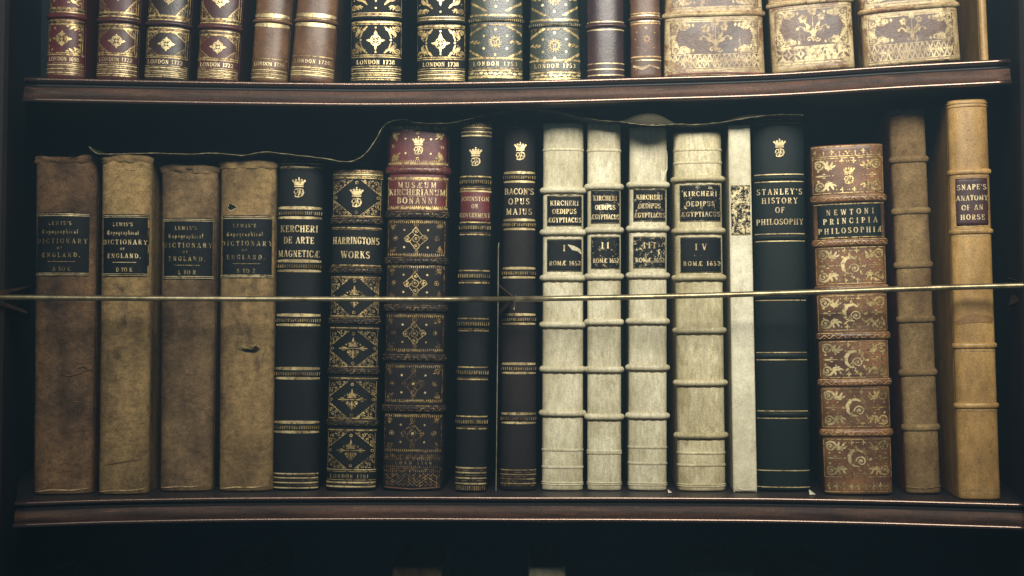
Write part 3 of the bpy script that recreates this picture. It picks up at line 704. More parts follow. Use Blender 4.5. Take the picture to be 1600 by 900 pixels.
# hole and tear
A = Art(lambda dx, y, o: b.P(dx, y, o + .0003), ['fray'])
hc = [(-23 + 7.2 * math.cos(t) * (1 + .25 * math.sin(5*t)), 324 + 5 * math.sin(t) * (1 + .3 * math.cos(3*t))) for t in [2*PI*i/18 for i in range(19)]]
A.stroke(hc, 1.2, 'fray', step=99)
A.strip([(-23, 324)] * 19, [(-23 + (x + 23) * .9, 324 + (y - 324) * .9) for x, y in hc], 'ink'); A.build('worn_hole', b.e)
vs = [b.P(x, y, o) for x, y, o in [(-12, 542, .0002), (0, 537, .004), (10, 539, .006), (20, 536, .002), (22, 544, .0005), (12, 547, .0045), (0, 545, .003), (16, 541, .009)]]
obj('torn_flap', vs, [[0, 1, 6], [1, 2, 7, 6], [2, 3, 7], [3, 4, 7], [4, 5, 7], [5, 6, 7]], ['fray'], b.e)
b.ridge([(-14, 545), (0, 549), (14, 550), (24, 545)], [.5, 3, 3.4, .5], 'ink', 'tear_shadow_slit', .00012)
b.ridge([(0, 690), (-1, 720), (2, 760)], [.5, 1.6, 1], 'canvas2', off=.0007); b.done()

# plain black with doubled gilt bands
def gband(b, y, hgt=15, mat='black', goldm='goldsolid', thick=5):
    b.band(y, hgt * .62, .0014, mat, 'ticks', 'gold')
    hw = b.hw(y) * .985
    b.art.lens(-hw, hw, y - hgt * .5, thick, goldm); b.art.lens(-hw, hw, y + hgt * .52, thick * .85, goldm)
def lines(b, ys, w=1.2, m='gold', k=.985):
    for y in ys: b.art.rect(-b.hw(y) * k, b.hw(y) * k, y - w/2, y + w/2, m)
b = Book('book', 'black book with doubled gilt bands and crowned monogram, beside the four canvas books', (436, 504), (426, 497), 248, 765, 7, 'black', 2.4, group=GR)
lines(b, (251,), 1.5, 'golddim'); lines(b, (256, 261.5), 2.2, 'goldsolid'); lines(b, (258.8, 264), .8, 'golddim')
crown_mono(b.art, -1, 294, 31)
for y in (333, 416, 500.5, 584, 668): gband(b, y)
for t, y, wd in (('KERCHERI', 358, 58), ('DE ARTE', 376, 47), ('MAGNETICÆ', 397, 64)): b.art.text(t, 0, y, 10.5, wd, 'lettergold', 1.05)
lines(b, (741, 747.5, 755, 763), 2.0, 'goldsolid'); lines(b, (744, 751, 759), .9, 'golddim'); b.done()

b = Book('book', 'black leather book with gilt lozenge panels, left of the broad dark red headed folio', (520, 599), (509, 587), 266, 766, 8, 'black', 2.5, group=GR)
A = b.art
def frame(b, y0, y1, m='gold', k=.95, w=1.0):
    a, c = b.hw((y0+y1)/2) * k, 0
    b.art.stroke([(-a, y0), (a, y0)], w, m); b.art.stroke([(a, y0), (a, y1)], w, m); b.art.stroke([(a, y1), (-a, y1)], w, m); b.art.stroke([(-a, y1), (-a, y0)], w, m)
lines(b, (268,), 3, 'golddim'); lines(b, (273.5,), 2.0, 'goldsolid'); lines(b, (279,), 1.6, 'gold'); lines(b, (270.8, 276.5), .9, 'gold')
def lozenge(b, y0, y1, motif, m='gold', k=.93):
    hw = b.hw((y0+y1)/2) * k; yc = (y0+y1)/2; H = (y1-y0)/2
    for qx in (-1, 1):
        corner(b.art, -qx*hw, y0, qx, 1, hw*.82, H*.86, m); corner(b.art, -qx*hw, y1, qx, -1, hw*.82, H*.86, m)
        b.art.ring(qx*hw*.90, yc, 2, 1, m, 8)
        b.art.stroke([(qx*hw, y0), (qx*hw, y1)], .8, m)
    b.art.ring(0, y0 + H*.16, 2, 1.1, m, 8); b.art.ring(0, y1 - H*.16, 2, 1.1, m, 8)
    motif(b.art, 0, yc)
def crownpalm(A, x, y, m='gold'):
    for i, a in enumerate((-150, -120, -90, -60, -30)): A.leaf(x, y - 4, a, 10 if i % 2 == 0 else 8, 3, m)
    A.leaf(x, y-4, -90, 13, 3.2, m)
    A.rect(x - 7, x + 7, y - 4.5, y - 2.6, m)
    for sx in (-1, 1):
        A.stroke([(x, y), (x + sx*22, y)], 1.4, m); A.leaf(x + sx*9, y - .2, 0 if sx > 0 else 180, 9, 4, m); A.stroke([(x+sx*13, y-3), (x+sx*18, y-2.5)], 1, m); A.stroke([(x+sx*13, y+3), (x+sx*18, y+2.5)], 1, m)
        A.spiral(x + sx*6.5, y + 6, 4.4, 90, 1.2, sx, 1.6, m); A.disc(x+sx*11, y - 6, 1.3, m, 5); A.disc(x + sx*6.5, y + 6, 1.8, m, 6)
    A.leaf(x, y + 2, 90, 15, 3.6, m); A.stroke([(x - 4, y + 13), (x + 4, y + 13)], 1.3, m)
lozenge(b, 282, 337, lambda A, x, y: crown_mono(A, x, y, 31))
for t, y, wd in (('HARRINGTONS', 377, 72), ('WORKS', 399, 45)): A.text(t, 0, y, 11, wd, 'lettergold', 1.1)
for y0, y1 in ((435, 494), (518, 573), (597, 654), (677, 733)): lozenge(b, y0, y1, crownpalm)
for y in (347, 424, 503.5, 582, 663):
    b.band(y, 11, .0017, 'black', 'scroll', 'golddim'); lines(b, (y - 8.5, y + 10), 1.6, 'gold'); lines(b, (y - 6.3, y + 12.5), .8, 'golddim')
lines(b, (735,), 1.6, 'goldsolid'); lines(b, (738, 751), .8, 'gold')
A.text('LONDON 1701', -2, 745.5, 6, 60, 'letterdim', 1.15)
lines(b, (755, 761.5), 2.4, 'goldsolid'); lines(b, (758,), .8, 'golddim'); b.done()

# broad dark red / brown tooled folio
b = Book('book', 'broad folio with dark red head and label above blackish brown panels of gilt knots', (607, 703), (597, 692), 196, 766, 9, 'brownblack', 2.9, group=GR)
A = b.art
def patch(b, y0, y1, mat, k=.992):
    hw = b.hw((y0+y1)/2) * k; n = 24
    R_ = 14; vs = [b.P(-hw + 2*hw*i/n, y0 + (y1 - y0)*q/R_, .0001) for q in range(R_ + 1) for i in range(n+1)]
    b.art.raw(vs, [[q*(n+1)+i, q*(n+1)+i+1, (q+1)*(n+1)+i+1, (q+1)*(n+1)+i] for q in range(R_) for i in range(n)], mat)
patch(b, 198, 330, 'red')
def teeth(b, y, d, m='gold', k=.93, step=3.2): hw = b.hw(y)*k; b.art.ticks(y, y + d, -hw, hw, step, 1.3, m, tri=True)
lines(b, (200.5,), 4.5, 'gold', .95); teeth(b, 203, 3); teeth(b, 254, -3); lines(b, (256.5,), 3.6, 'gold')
crown_mono(A, 1, 229, 28)
for x, y in ((0, 208.5), (0, 249), (-38, 229), (38, 230.5)): A.ring(x, y, 2, 1.2, 'gold', 9)
for x, y in ((-19.5, 218), (20.5, 218.5), (-19, 240.5), (20.5, 241)): A.disc(x, y, 1.6, 'goldsolid', 6)
for qx in (-1, 1):
    for qy, y0 in ((1, 207), (-1, 252)):
        for i in range(3):
            a = math.degrees(math.atan2(qy * (.5 + .4*i), -qx * (1.3 - .4*i)))
            A.leaf(qx*40, y0, a, 13, 4, 'gold')
            A.leaf(qx*(36 - 2*i), y0 + qy*(3 + 3*i), a + 40, 6, 2.4, 'gold')
lines(b, (279.5,), 3.4, 'gold'); teeth(b, 281, 3, step=3); lines(b, (326.5,), 3.4, 'gold'); teeth(b, 325, -3, step=3)
for sx in (-1, 1): A.stroke([(sx*45.3, 283), (sx*45.3, 323)], 1.4, 'gold')
for t, y, wd, h in (('MUSÆUM', 290.5, 60, 9), ('KIRCHERIANUM', 301.5, 88, 9.5), ('BONANNI', 314.5, 62, 9.5)): A.text(t, 0, y, h, wd, 'lettergold', 1.15)
A.rect(-13, 14, 307.3, 308, 'lettergold')
def knot(A, x, y, s=1.0, m='golddim'):
    for dx, dy in ((0, -10), (0, 10), (-11, 0), (11, 0)):
        A.spiral(x + dx*s, y + dy*s, 5*s, math.degrees(math.atan2(-dy, -dx)), 1.4, 1, 1.1*s, m)
        A.stroke([(x + dx*1.42*s, y + dy*1.42*s), (x - dy*.75*s + dx*.5*s, y + dx*.75*s + dy*.5*s), (x - dy*1.42*s, y + dx*1.42*s)], .9*s, m)
    A.ring(x, y, 4.4*s, 1, m, 12); A.disc(x, y, 2*s, 'gold', 7)
for i, (y0, y1) in enumerate(((347, 400), (417, 470), (494, 549), (573, 628), (650, 706))):
    yc = (y0 + y1) / 2
    lines(b, (y0 - 1, y1 + 1), 1.2, 'golddim', .94); teeth(b, y0, 3.6, 'gold', .93, 3.0); teeth(b, y1, -3.6, 'gold', .93, 3.0)
    knot(A, 0, yc + .5, 1.2, 'gold' if i < 3 else 'golddim')
    for dy in (-20.5, 20.5): A.ring(0, yc + dy, 3.3, 1.2, 'golddim', 10); A.disc(0, yc + dy, 1.3, 'golddim', 5)
    for sx in (-1, 1):
        A.ring(sx*33, yc, 3.4, 1.5, 'golddim', 10); A.disc(sx*33, yc, 1.4, 'gold', 5)
        A.stroke([(sx*44, y0), (sx*44, y1)], 1, 'golddim')
        for dy in (-13, 14): A.disc(sx*18.5, yc + dy, 1.7, 'goldsolid', 6)
        for qy, ye in ((1, y0 + 4), (-1, y1 - 4)):
            for j in range(3):
                a = math.degrees(math.atan2(qy * (.4 + .4*j), -sx * (1.2 - .35*j)))
                A.leaf(sx*41, ye, a, 10, 3, 'golddim'); A.leaf(sx*(37 - j), ye + qy*(3 + 2*j), a + 60, 5, 2, 'golddim')
for y in (267, 337, 409, 483, 560.5, 640):
    b.band(y, 13, .0021, 'red' if y < 300 else 'brownblack', 'scroll', 'golddim')
teeth(b, 714, -4, 'golddim', .93, 3); teeth(b, 717, 4, 'golddim', .93, 3); lines(b, (715.5,), 1, 'golddim')
A.text('LOND 1709', 2, 724.5, 5, 56, 'letterdim', .9)
teeth(b, 732, -4, 'golddim', .93, 3); teeth(b, 736, 4, 'golddim', .93, 3); lines(b, (734,), 1, 'golddim')
hw = b.hw(745)*.9
for y in (743, 748, 753, 758):
    A.wave(y, 1.8, -hw, hw, 7, 1.0, 'golddim'); A.dots(y + 2, -hw, hw, 9, 1.2, 'golddim')
b.ridge([(-hw, 763), (0, 765), (hw, 762)], 2, 'oldcalf', 'worn_tail', .0005); b.done()

b = Book('book', 'narrow black leather book with triple gilt bands and a bright red title label', (721, 769), (711, 760), 190, 768, 6, 'black', 2.3, group=GR)
A = b.art; hw = b.hw(195)*.96
A.ticks(191, 198, -hw, hw, 2.9, 1.3, 'gold'); lines(b, (200, 206.5, 212.5), 2.2, 'goldsolid'); lines(b, (203.3, 209.5), 1, 'golddim')
crown_mono(A, 0, 246, 29)
for y in (284, 355.5, 431, 506, 582, 659):
    b.band(y, 10, .0014, 'black', 'ticks', 'gold'); lines(b, (y - 7.5, y + 11.5), 2, 'gold'); lines(b, (y - 4.4, y + 8.8), .8, 'golddim')
def dr(A):
    for y in (299.5,): A.rect(-24, 24, y - 1.2, y + 1.2, 'goldsolid')
    for t, y, wd, h in (('JOHNSTON', 311.5, 43, 7), ('ON', 323, 10, 7), ('GOVERNMENT', 337, 46, 7)): A.text(t, 0, y, h, wd, 'lettergold', 1.1)
b.label(297.5, 346, -24.2, 24.2, 'redlabel', dr)
lines(b, (732, 739.5, 748, 756.5), 2.3, 'goldsolid'); lines(b, (735.5, 743.8, 752), 1, 'golddim')
hw = b.hw(762)*.96; A.ticks(760, 767, -hw, hw, 2.9, 1.3, 'gold'); b.done()

b = Book('book', 'narrow brown black leather book with ribbed gilt bands beside the grey vellum volumes', (788, 836), (782, 838), 193, 764, 6.5, 'brownblack', 2.3, group=GR)
A = b.art; lines(b, (199.5,), 1, 'golddim', .6)
crown_mono(A, 2, 237, 28)
for y in (277, 351, 426.5, 499, 576, 654): gband(b, y, 14, 'brownblack', 'goldsolid', 4.2)
for t, y, wd in (("BACON'S", 299.5, 45), ('OPUS', 315, 33), ('MAJUS', 331, 40)): A.text(t, 0, y, 9.5, wd, 'lettergold', 1.05)
lines(b, (735, 742, 749, 756), 1.5, 'gold'); lines(b, (738.5, 745.5, 752.5, 759), .9, 'golddim'); b.done()

# the four vellum volumes
def vellum(label, top, bot, yt, yb, bands, l1, l2, num, mat, lm, p=2.7, bulge=6.5, marks=(), nm=None, proud=.0017, lx=None):
    b = Book('book', label, top, bot, yt, yb, bulge, mat, p, group=GR, wob=.0009)
    A = b.art
    for y in bands:
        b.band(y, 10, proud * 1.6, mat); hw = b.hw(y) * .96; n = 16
        b.art.stroke([(-hw + 2*hw*i/n, y + 6.2 + .5*math.sin(i*1.7 + y)) for i in range(n + 1)], [1.7 + 1.1*random.random() for i in range(n + 1)], 'band_shade', step=9)  # uneven line of painted shade under the band
    for y in marks: b.band(y, 4.5, .0006, mat)
    x0, x1 = lx or (-b.hw(340)*.80, b.hw(340)*.93); xc = (x0+x1)/2; W = x1-x0
    def bord(A, y0, y1):
        A.stroke([(x0+1, y0+1), (x1-1, y0+1)], .7, 'letterdim'); A.stroke([(x0+1, y1-1), (x1-1, y1-1)], .7, 'letterdim')
        A.stroke([(x0+1, y0+1), (x0+1, y1-1)], .7, 'letterdim'); A.stroke([(x1-1, y0+1), (x1-1, y1-1)], .7, 'letterdim')
    def d1(A):
        bord(A, *l1); h = (l1[1]-l1[0])
        for t, f, k in (('KIRCHERI', .25, .80), ('OEDIPUS', .52, .68), ('ÆGYPTIACUS', .80, .94)): A.text(t, xc, l1[0] + h*f, 7.6, W*k, 'lettergold', 1.15)
    def d2(A):
        bord(A, *l2); h = l2[1]-l2[0]
        A.text(num, xc, l2[0] + h*.28, 9.5, {'I': 4, 'II': 12, 'III': 19, 'IV': 18}[num], 'lettergold', 1.25)
        A.text('ROMÆ 1652', xc + 1, l2[0] + h*.74, 7, W*.88, 'lettergold', 1.15)
    b.label(l1[0], l1[1], x0, x1, lm, d1); b.label(l2[0], l2[1], x0, x1, lm if not nm else nm, d2, name='number_label')
    fr = 'vellum3'
    for y in (yb - 9, yb - 6): b.band(y, 2.4, .0006, mat)
    return b
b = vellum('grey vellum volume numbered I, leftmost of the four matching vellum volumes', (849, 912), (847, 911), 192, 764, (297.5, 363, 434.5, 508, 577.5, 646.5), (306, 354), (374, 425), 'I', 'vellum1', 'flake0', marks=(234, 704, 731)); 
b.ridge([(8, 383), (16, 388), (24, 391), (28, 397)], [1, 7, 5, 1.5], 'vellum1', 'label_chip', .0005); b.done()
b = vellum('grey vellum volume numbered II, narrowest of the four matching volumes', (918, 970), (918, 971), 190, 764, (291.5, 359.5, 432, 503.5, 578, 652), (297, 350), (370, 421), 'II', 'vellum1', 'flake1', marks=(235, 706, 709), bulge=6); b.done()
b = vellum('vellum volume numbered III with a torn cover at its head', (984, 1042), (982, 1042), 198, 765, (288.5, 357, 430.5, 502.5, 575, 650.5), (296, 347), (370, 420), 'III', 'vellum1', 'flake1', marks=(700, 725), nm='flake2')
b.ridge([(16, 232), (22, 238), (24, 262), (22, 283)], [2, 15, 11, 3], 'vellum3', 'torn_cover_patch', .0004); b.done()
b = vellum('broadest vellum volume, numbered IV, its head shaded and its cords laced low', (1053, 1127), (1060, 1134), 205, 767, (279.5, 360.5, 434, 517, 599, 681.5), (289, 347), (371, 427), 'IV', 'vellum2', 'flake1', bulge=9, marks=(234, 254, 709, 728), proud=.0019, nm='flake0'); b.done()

b = Book('book', 'narrow flat white vellum book with a ruined marbled label and no raised bands', (1138, 1172), (1146, 1183), 195, 768, 2.4, 'vellum3', 4, group=GR, wob=.0013)
def dr(A):
    for y in (291, 349, 367): A.rect(-14, 14.5, y - .4, y + .4, 'letterdim')
b.label(290, 368, -15, 15.2, 'flake3', dr); b.ridge([(-9, 764), (0, 766), (14, 765)], 2, 'vellum3', 'tail_fold', .0005); b.done()

b = Book('book', 'dark green leather book with paired gilt lines, beside the narrow white vellum book', (1177, 1256), (1184, 1266), 183, 767, 6.5, 'green', 2.4, group=GR)
A = b.art; lines(b, (187,), 1.8, 'gold', .75); lines(b, (193,), 1.3, 'gold')
crown_mono(A, 1, 232, 28)
for y in (278.5, 371.5, 464, 557, 648.5):
    b.band(y, 8.5, .0011, 'green'); lines(b, (y - 5.6, y + 5.8), 1.5, 'goldsolid', .95)
for t, y, wd in (("STANLEY'S", 300, 69), ('HISTORY', 314, 55), ('OF', 328.5, 14), ('PHILOSOPHY', 347, 72)): A.text(t, 0, y, 9, wd, 'lettergold', 1.05)
lines(b, (736, 762), 1.6, 'goldsolid'); b.done()

b = Book('book', 'broad brown calf book richly tooled with gilt scrolls and a dark green title label', (1269, 1379), (1291, 1394), 226, 773, 8, 'newton', 2.8, group=GR, wob=.0004)
A = b.art; lines(b, (229,), 1.6, 'tantool'); lines(b, (244.5,), 1.3, 'gold')
for y0 in (237.5,):
    for i in range(9):
        x = -48 + 12*i
        if i % 2 == 0: A.leaf(x, y0 - 4, 90, 9, 3.2, 'gold'); A.leaf(x, y0, 180, 4, 2, 'gold'); A.leaf(x, y0, 0, 4, 2, 'gold')
        else: A.leaf(x, y0 - 2, 90, 6, 2, 'gold'); A.disc(x, y0 + 5, 1, 'gold', 5)
        A.disc(x + 6, y0 + 4, .9, 'gold', 5)
def npanel(b, y0, y1, kind):
    yc = (y0+y1)/2; hw = b.hw(yc)*.93; A = b.art
    lines(b, (y0, y1), 1.2, 'gold', .97)
    for sx in (-1, 1):
        m = 'goldsolid' if sx < 0 else 'gold'
        A.stroke([(sx*(hw + 2), y0), (sx*(hw + 2), y1)], .8, 'tantool')
        acanthus(A, sx*hw, y0 + 3, -sx, 1, 20, m, 1.25); acanthus(A, sx*hw, y1 - 3, -sx, -1, 20, m, 1.25)
        A.leaf(sx*(hw-2), yc, 180 if sx > 0 else 0, 13, 3, m); A.stroke([(sx*(hw-2), yc), (sx*(hw-24), yc)], 1, m)
        A.leaf(sx*(hw-12), yc-3, 180 if sx > 0 else 0, 5, 2, m); A.leaf(sx*(hw-12), yc+3, 180 if sx > 0 else 0, 5, 2, m)
        for dx, dy, r in ((6, -8, 2), (6, 8, 2), (21, -9, 1.4), (21, 9, 1.2), (28, 0, 1)): A.disc(sx*(hw-dx), yc+dy, r, m, 6)
        for yy in (y0 + 5, y1 - 5): cross4(A, sx*9, yy, 4.2, 'gold'); A.disc(sx*18, yy, 1, 'gold', 5); A.disc(sx*1.5, yy, .9, 'gold', 5)
    if kind: crown_mono(A, 1, yc, 28, 'gold')
    else:
        P = [(x, y) for x, y in ((8, -9), (1, -13), (-8, -11), (-13, -3), (-12, 6), (-6, 12), (2, 13))]
        A.stroke([(a, yc + c) for a, c in P], [2, 4, 5.4, 6, 5, 3.4, 1.5], 'goldsolid')
        for a, c, d in ((-2, -14, -90), (-10, -11, -140), (-16, 0, 180), (7, -12, -40), (16, 2, 0), (3, 17, 80)): A.leaf(a, yc + c, d, 6, 4, 'gold')
        A.spiral(5, yc + 5, 8, 180, 1.5, 1, 2.2, 'goldsolid'); A.spiral(11, yc - 8, 4, 200, 1.1, 1, 1.7, 'gold'); A.leaf(13, yc + 8, 60, 9, 3.6, 'gold'); A.leaf(-8, yc + 13, 140, 8, 3.4, 'gold'); A.spiral(-3, yc + 9, 4.4, 0, 1.3, -1, 1.5, 'gold'); A.spiral(11, yc - 1, 4.2, 90, 1.2, -1, 1.4, 'gold')
        A.stroke([(2, yc+13), (0, yc + 18), (4, yc + 21)], 1.6, 'gold')
for y0, y1, kd in ((247.5, 302, 1), (388, 444, 0), (463, 517, 0), (535, 591, 0), (609, 668, 0), (688, 747, 0)): npanel(b, y0, y1, kd)
for y in (311, 380, 453, 526.5, 599, 678): b.band(y, 12.5, .0021, 'newton', 'scroll', 'tantool')
def dr(A):
    A.rect(-53, 52, 318.8, 320.2, 'gold'); A.rect(-52, 51, 371.2, 372.6, 'gold')
    for t, y, wd in (('NEWTONI', 332, 72), ('PRINCIPIA', 346, 82), ('PHILOSOPHIÆ', 361, 97)): A.text(t, 1, y, 8.6, wd, 'lettergold', 1.1, slope=-.012)
b.label(317.5, 374, -54, 53, 'inkgreen', dr)
for i in range(9):
    x = -44 + 11*i; A.leaf(x, 768, -90, 13, 3.6, 'gold'); A.leaf(x, 761, 180, 5, 2.6, 'gold'); A.leaf(x, 761, 0, 5, 2.6, 'gold'); A.disc(x + 5.5, 763, 1.2, 'gold', 5); A.disc(x+5.5, 758, .9, 'gold', 5)
lines(b, (770,), 1.5, 'gold'); b.done()

b = Book('book', 'rough olive brown suede book with untitled spine and red board edge', (1391, 1445), (1418, 1470), 169, 771, 7, 'rough', 2.6, board='redboard', group=GR, wob=.0012)
for y in (249, 330, 414.5, 500, 583.5, 669.5): b.band(y, 11, .0018, 'rough')
b.ridge([(-24, 184), (0, 181), (25, 183)], 1.2, 'rough', 'head_fold', .0006); b.ridge([(-24, 762), (0, 764), (25, 761)], 2, 'rough', 'tail_fold', .0008); b.done()

b = Book('book', 'pale tan calf book with purple black label, at the right end of the lower row', (1483, 1542), (1500, 1563), 155, 781, 7, 'tan', 2.6, group=GR, wob=.0005)
A = b.art
for y in (161, 166): b.band(y, 3, .0007, 'tan')
for y in (268.5, 362, 541, 635): b.band(y, 9, .0016, 'tan')
for y in (277, 355, 369, 452, 549.5, 643): lines(b, (y,), .8, 'creamtool')
lines(b, (767, 773), 1.0, 'creamtool')
def dr(A):
    for t, y, wd in (("SNAPE'S", 293, 43), ('ANATOMY', 310, 47), ('OF AN', 325, 32), ('HORSE', 340, 36)): A.text(t, 1, y, 8, wd, 'lettergold', 1.2)
b.label(279, 353, -23.5, 25.5, 'inkpurple', dr)
b.ridge([(-27, 505), (-14, 500), (0, 498), (16, 499), (27, 502)], [5, 12, 13, 12, 9], 'tan_rod_shade', 'painted_rod_shade', .0002)  # shadow of the retaining rod painted across the spine
b.done()

# ------------------------------------------------------------------ upper row
GU = 'books standing on the upper shelf'
YT = -290
def ub(label, top0, bot, yb, bulge, mat, p=2.3, **k):
    """top0: spine edges seen at the photo's top row (y = 0)"""
    t = (yb - YT) / yb if True else 1
    tl = bot[0] + (top0[0] - bot[0]) * (yb - YT) / yb * .62; tr = bot[1] + (top0[1] - bot[1]) * (yb - YT) / yb * .62
    # keep the seen slope at the bottom but never let the book lean more than the slope says
    tl = bot[0] + (top0[0] - bot[0]) * (yb - YT) / yb; tr = bot[1] + (top0[1] - bot[1]) * (yb - YT) / yb
    return Book('book', label, (tl, tr), bot, YT, yb, bulge, mat, p, upper=True, group=GU, **k)
def tail(b, ys, m='gold'):
    for i, y in enumerate(ys):
        lines(b, (y,), 1.7 if i % 2 == 0 else 1.0, 'goldsolid' if i % 2 == 0 else 'gold')
        if i % 2 == 0: A_ = b.art; A_.dots(y + 2.4, -b.hw(y)*.95, b.hw(y)*.95, 2.6, .55, 'gold')
def reds(label, top, bot, yb, band, date, mat, dy, first=False):
    b = ub(label, top, bot, yb, 6.5, mat); A = b.art
    lab = dy                       # y of the imprint line
    for k in range(4):
        yB = band - k * 82
        b.band(yB, 8, .0021, mat); lines(b, (yB - 6, yB - 11.5, yB + 7, yB + 12.5), 1.5, 'gold'); lines(b, (yB - 9, yB + 9.7), 2.6, 'golddim')
        hw = b.hw(yB)*.93
        y0, y1 = (yB + 14, lab - 10) if k == 0 else (yB + 14, yB + 82 - 13); yc = (y0+y1)/2
        if y1 < -200: break
        if first:
            fleuron(A, -4, yc, 15, 'gold')
            for (x, y, a) in ((14, -14, -30), (-16, -18, 60), (14, 13, 30), (-17, 15, 120), (2, -20, 0), (2, 19, 0), (-22, 0, 90)): A.leaf(x, yc + y, a, 5, 2.4, 'gold')
            for s in (-1, 1): A.spiral(20, yc + s*18, 5, 90, 1.2, s, 2.4, 'gold'); A.leaf(17, yc + s*19, 180, 11, 4, 'gold', bend=.4*s); A.disc(22, yc+s*8, 2, 'gold', 6)
            A.leaf(27, yc, 180, 8, 3, 'gold')
        else:
            fleuron(A, 0, yc, 13.5, 'goldsolid')
            for qx in (-1, 1):
                corner(A, -qx*hw*.90, y0, qx, 1, hw*.50, (y1-y0)*.36, 'gold'); corner(A, -qx*hw*.90, y1, qx, -1, hw*.50, (y1-y0)*.36, 'gold')
        for sx in (-1, 1):
            A.stroke([(sx*hw*.93, y0), (sx*hw*.93, y1)], .9, 'gold'); A.stroke([(sx*hw*1.02, y0), (sx*hw*1.02, y1)], .9, 'gold')
        lines(b, (y0, y1), .9, 'gold', .9)
    lines(b, (lab - 7,), 2, 'gold'); lines(b, (lab - 9.5, lab + 6), .9, 'gold')
    A.text('LONDON ' + date, -1, lab, 6.4, b.hw(lab)*1.62, 'lettergold', 1.25)
    tail(b, [lab + 9 + i * (yb - lab - 11) / 5 for i in range(6)]); b.done()
reds('red leather book of the upper row imprinted 1698, leftmost on its shelf', (78, 131), (72, 129), 119, 25.5, '1698', 'red', 93, True)
reds('maroon book of the upper row imprinted 1722, second from the shelf end', (155, 217), (150, 212), 121.5, 32.5, '1722', 'maroon', 94)
reds('darkest of the three matching lozenge tooled books imprinted 1722', (232, 298), (225, 291), 124, 38.5, '1722', 'plum', 98.5)
reds('red brown lozenge tooled book imprinted 1722, beside the plain brown pair', (314, 378), (307, 370), 126, 43.5, '1722', 'maroon', 103)
def brownpair(label, top, bot, yb, lab, m):
    b = ub(label, top, bot, yb, 7, m, wob=.0006); A = b.art
    for k in range(4):
        yB = 34.5 - k*86; b.band(yB, 6, .0018, m); hw = b.hw(yB)*.97; A.lens(-hw, hw, yB - 8.5, 6.4, 'goldsolid'); A.lens(-hw, hw, yB + 6.5, 6, 'goldsolid'); lines(b, (yB - 3,), 1.2, 'gold')
    lines(b, (lab - 8,), 1.2, 'gold'); lines(b, (lab + 7,), 1, 'golddim'); A.text('LONDON 1720', 0, lab, 6, b.hw(lab)*1.65, 'lettergold', 1.15)
    tail(b, [lab + 9.5, lab + 12.5, lab + 15.5, lab + 18.5, lab + 21]); b.done()
brownpair('plain brown calf book imprinted 1720, left one of the leaning pair', (400, 455), (391, 447), 126, 102, 'calf')
brownpair('plain brown calf book imprinted 1720, right one of the leaning pair with a scuffed foot', (464, 527), (452, 520), 126, 98.5, 'calf')
def blackrich(label, top, bot, yb, band, lab):
    b = ub(label, top, bot, yb, 6.5, 'black', 2.6); A = b.art
    for k in range(4):
        yB = band - k*84; b.band(yB, 5, .0020, 'black'); lines(b, (yB - 4, yB - 8.5), 1.1, 'goldsolid'); lines(b, (yB - 6.3,), 2, 'golddim'); lines(b, (yB + 6,), 3, 'gold'); lines(b, (yB + 9.3,), 1, 'gold')
        y0 = yB + 11; y1 = (lab - 12) if k == 0 else yB + 84 - 11; yc = (y0+y1)/2; hw = b.hw(yc)*.96
        if y1 < -200: break
        fleuron(A, 0, yc + 1, 14, 'goldsolid'); A.leaf(0, yc - 1, -90, 14, 6, 'goldsolid'); A.leaf(0, yc + 4, 90, 13, 4, 'goldsolid'); A.leaf(-4, yc+2, 190, 11, 3.6, 'goldsolid'); A.leaf(4, yc+2, -10, 11, 3.6, 'goldsolid')
        for d in range(4): A.disc(math.cos(PI/2*d)*hw*.62, yc + math.sin(PI/2*d)*(y1-y0)*.42, 1.7, 'goldsolid', 6)
        for sx in (-1, 1):
            for sy in (-1, 1):
                acanthus(A, sx*hw, yc + sy*(y1-y0)*.47, -sx, -sy, 11, 'gold', 1.4)
                A.leaf(sx*hw*.80, yc + sy*5, 90*sy + sx*sy*(-0), 14, 6, 'gold', bend=.8*sx*sy); A.stroke([(sx*hw*.64, yc + sy*3), (sx*hw*.55, yc + sy*13), (sx*hw*.35, yc + sy*21)], 2.2, 'gold')
                A.leaf(sx*hw*.42, yc + sy*20, -90*sy, 9, 4, 'gold', bend=sx*sy*1.0)
                for t in range(3): A.disc(sx*hw*(.74 + .08*t), yc + sy*(4 + 5*t), 1, 'gold', 5)
            A.stroke([(sx*hw*1.02, y0), (sx*hw*1.02, y1)], .9, 'gold')
    lines(b, (lab - 11, lab - 8), 1.5, 'gold'); lines(b, (lab + 6.5,), 1, 'gold')
    A.text('LONDON 1738', 0, lab, 6.6, b.hw(lab)*1.5, 'lettergold', 1.25)
    tail(b, [lab + 10 + i*(yb - lab - 11)/5 for i in range(6)]); b.done()
blackrich('black leather book with bright gilt foliage imprinted 1738, standing apart beside the wide gap', (549, 628), (548, 627), 126, 29, 97.5)
blackrich('black leather book with bright gilt foliage imprinted 1738, touching the grey green pair', (652, 727), (652, 727), 126.5, 35, 101)
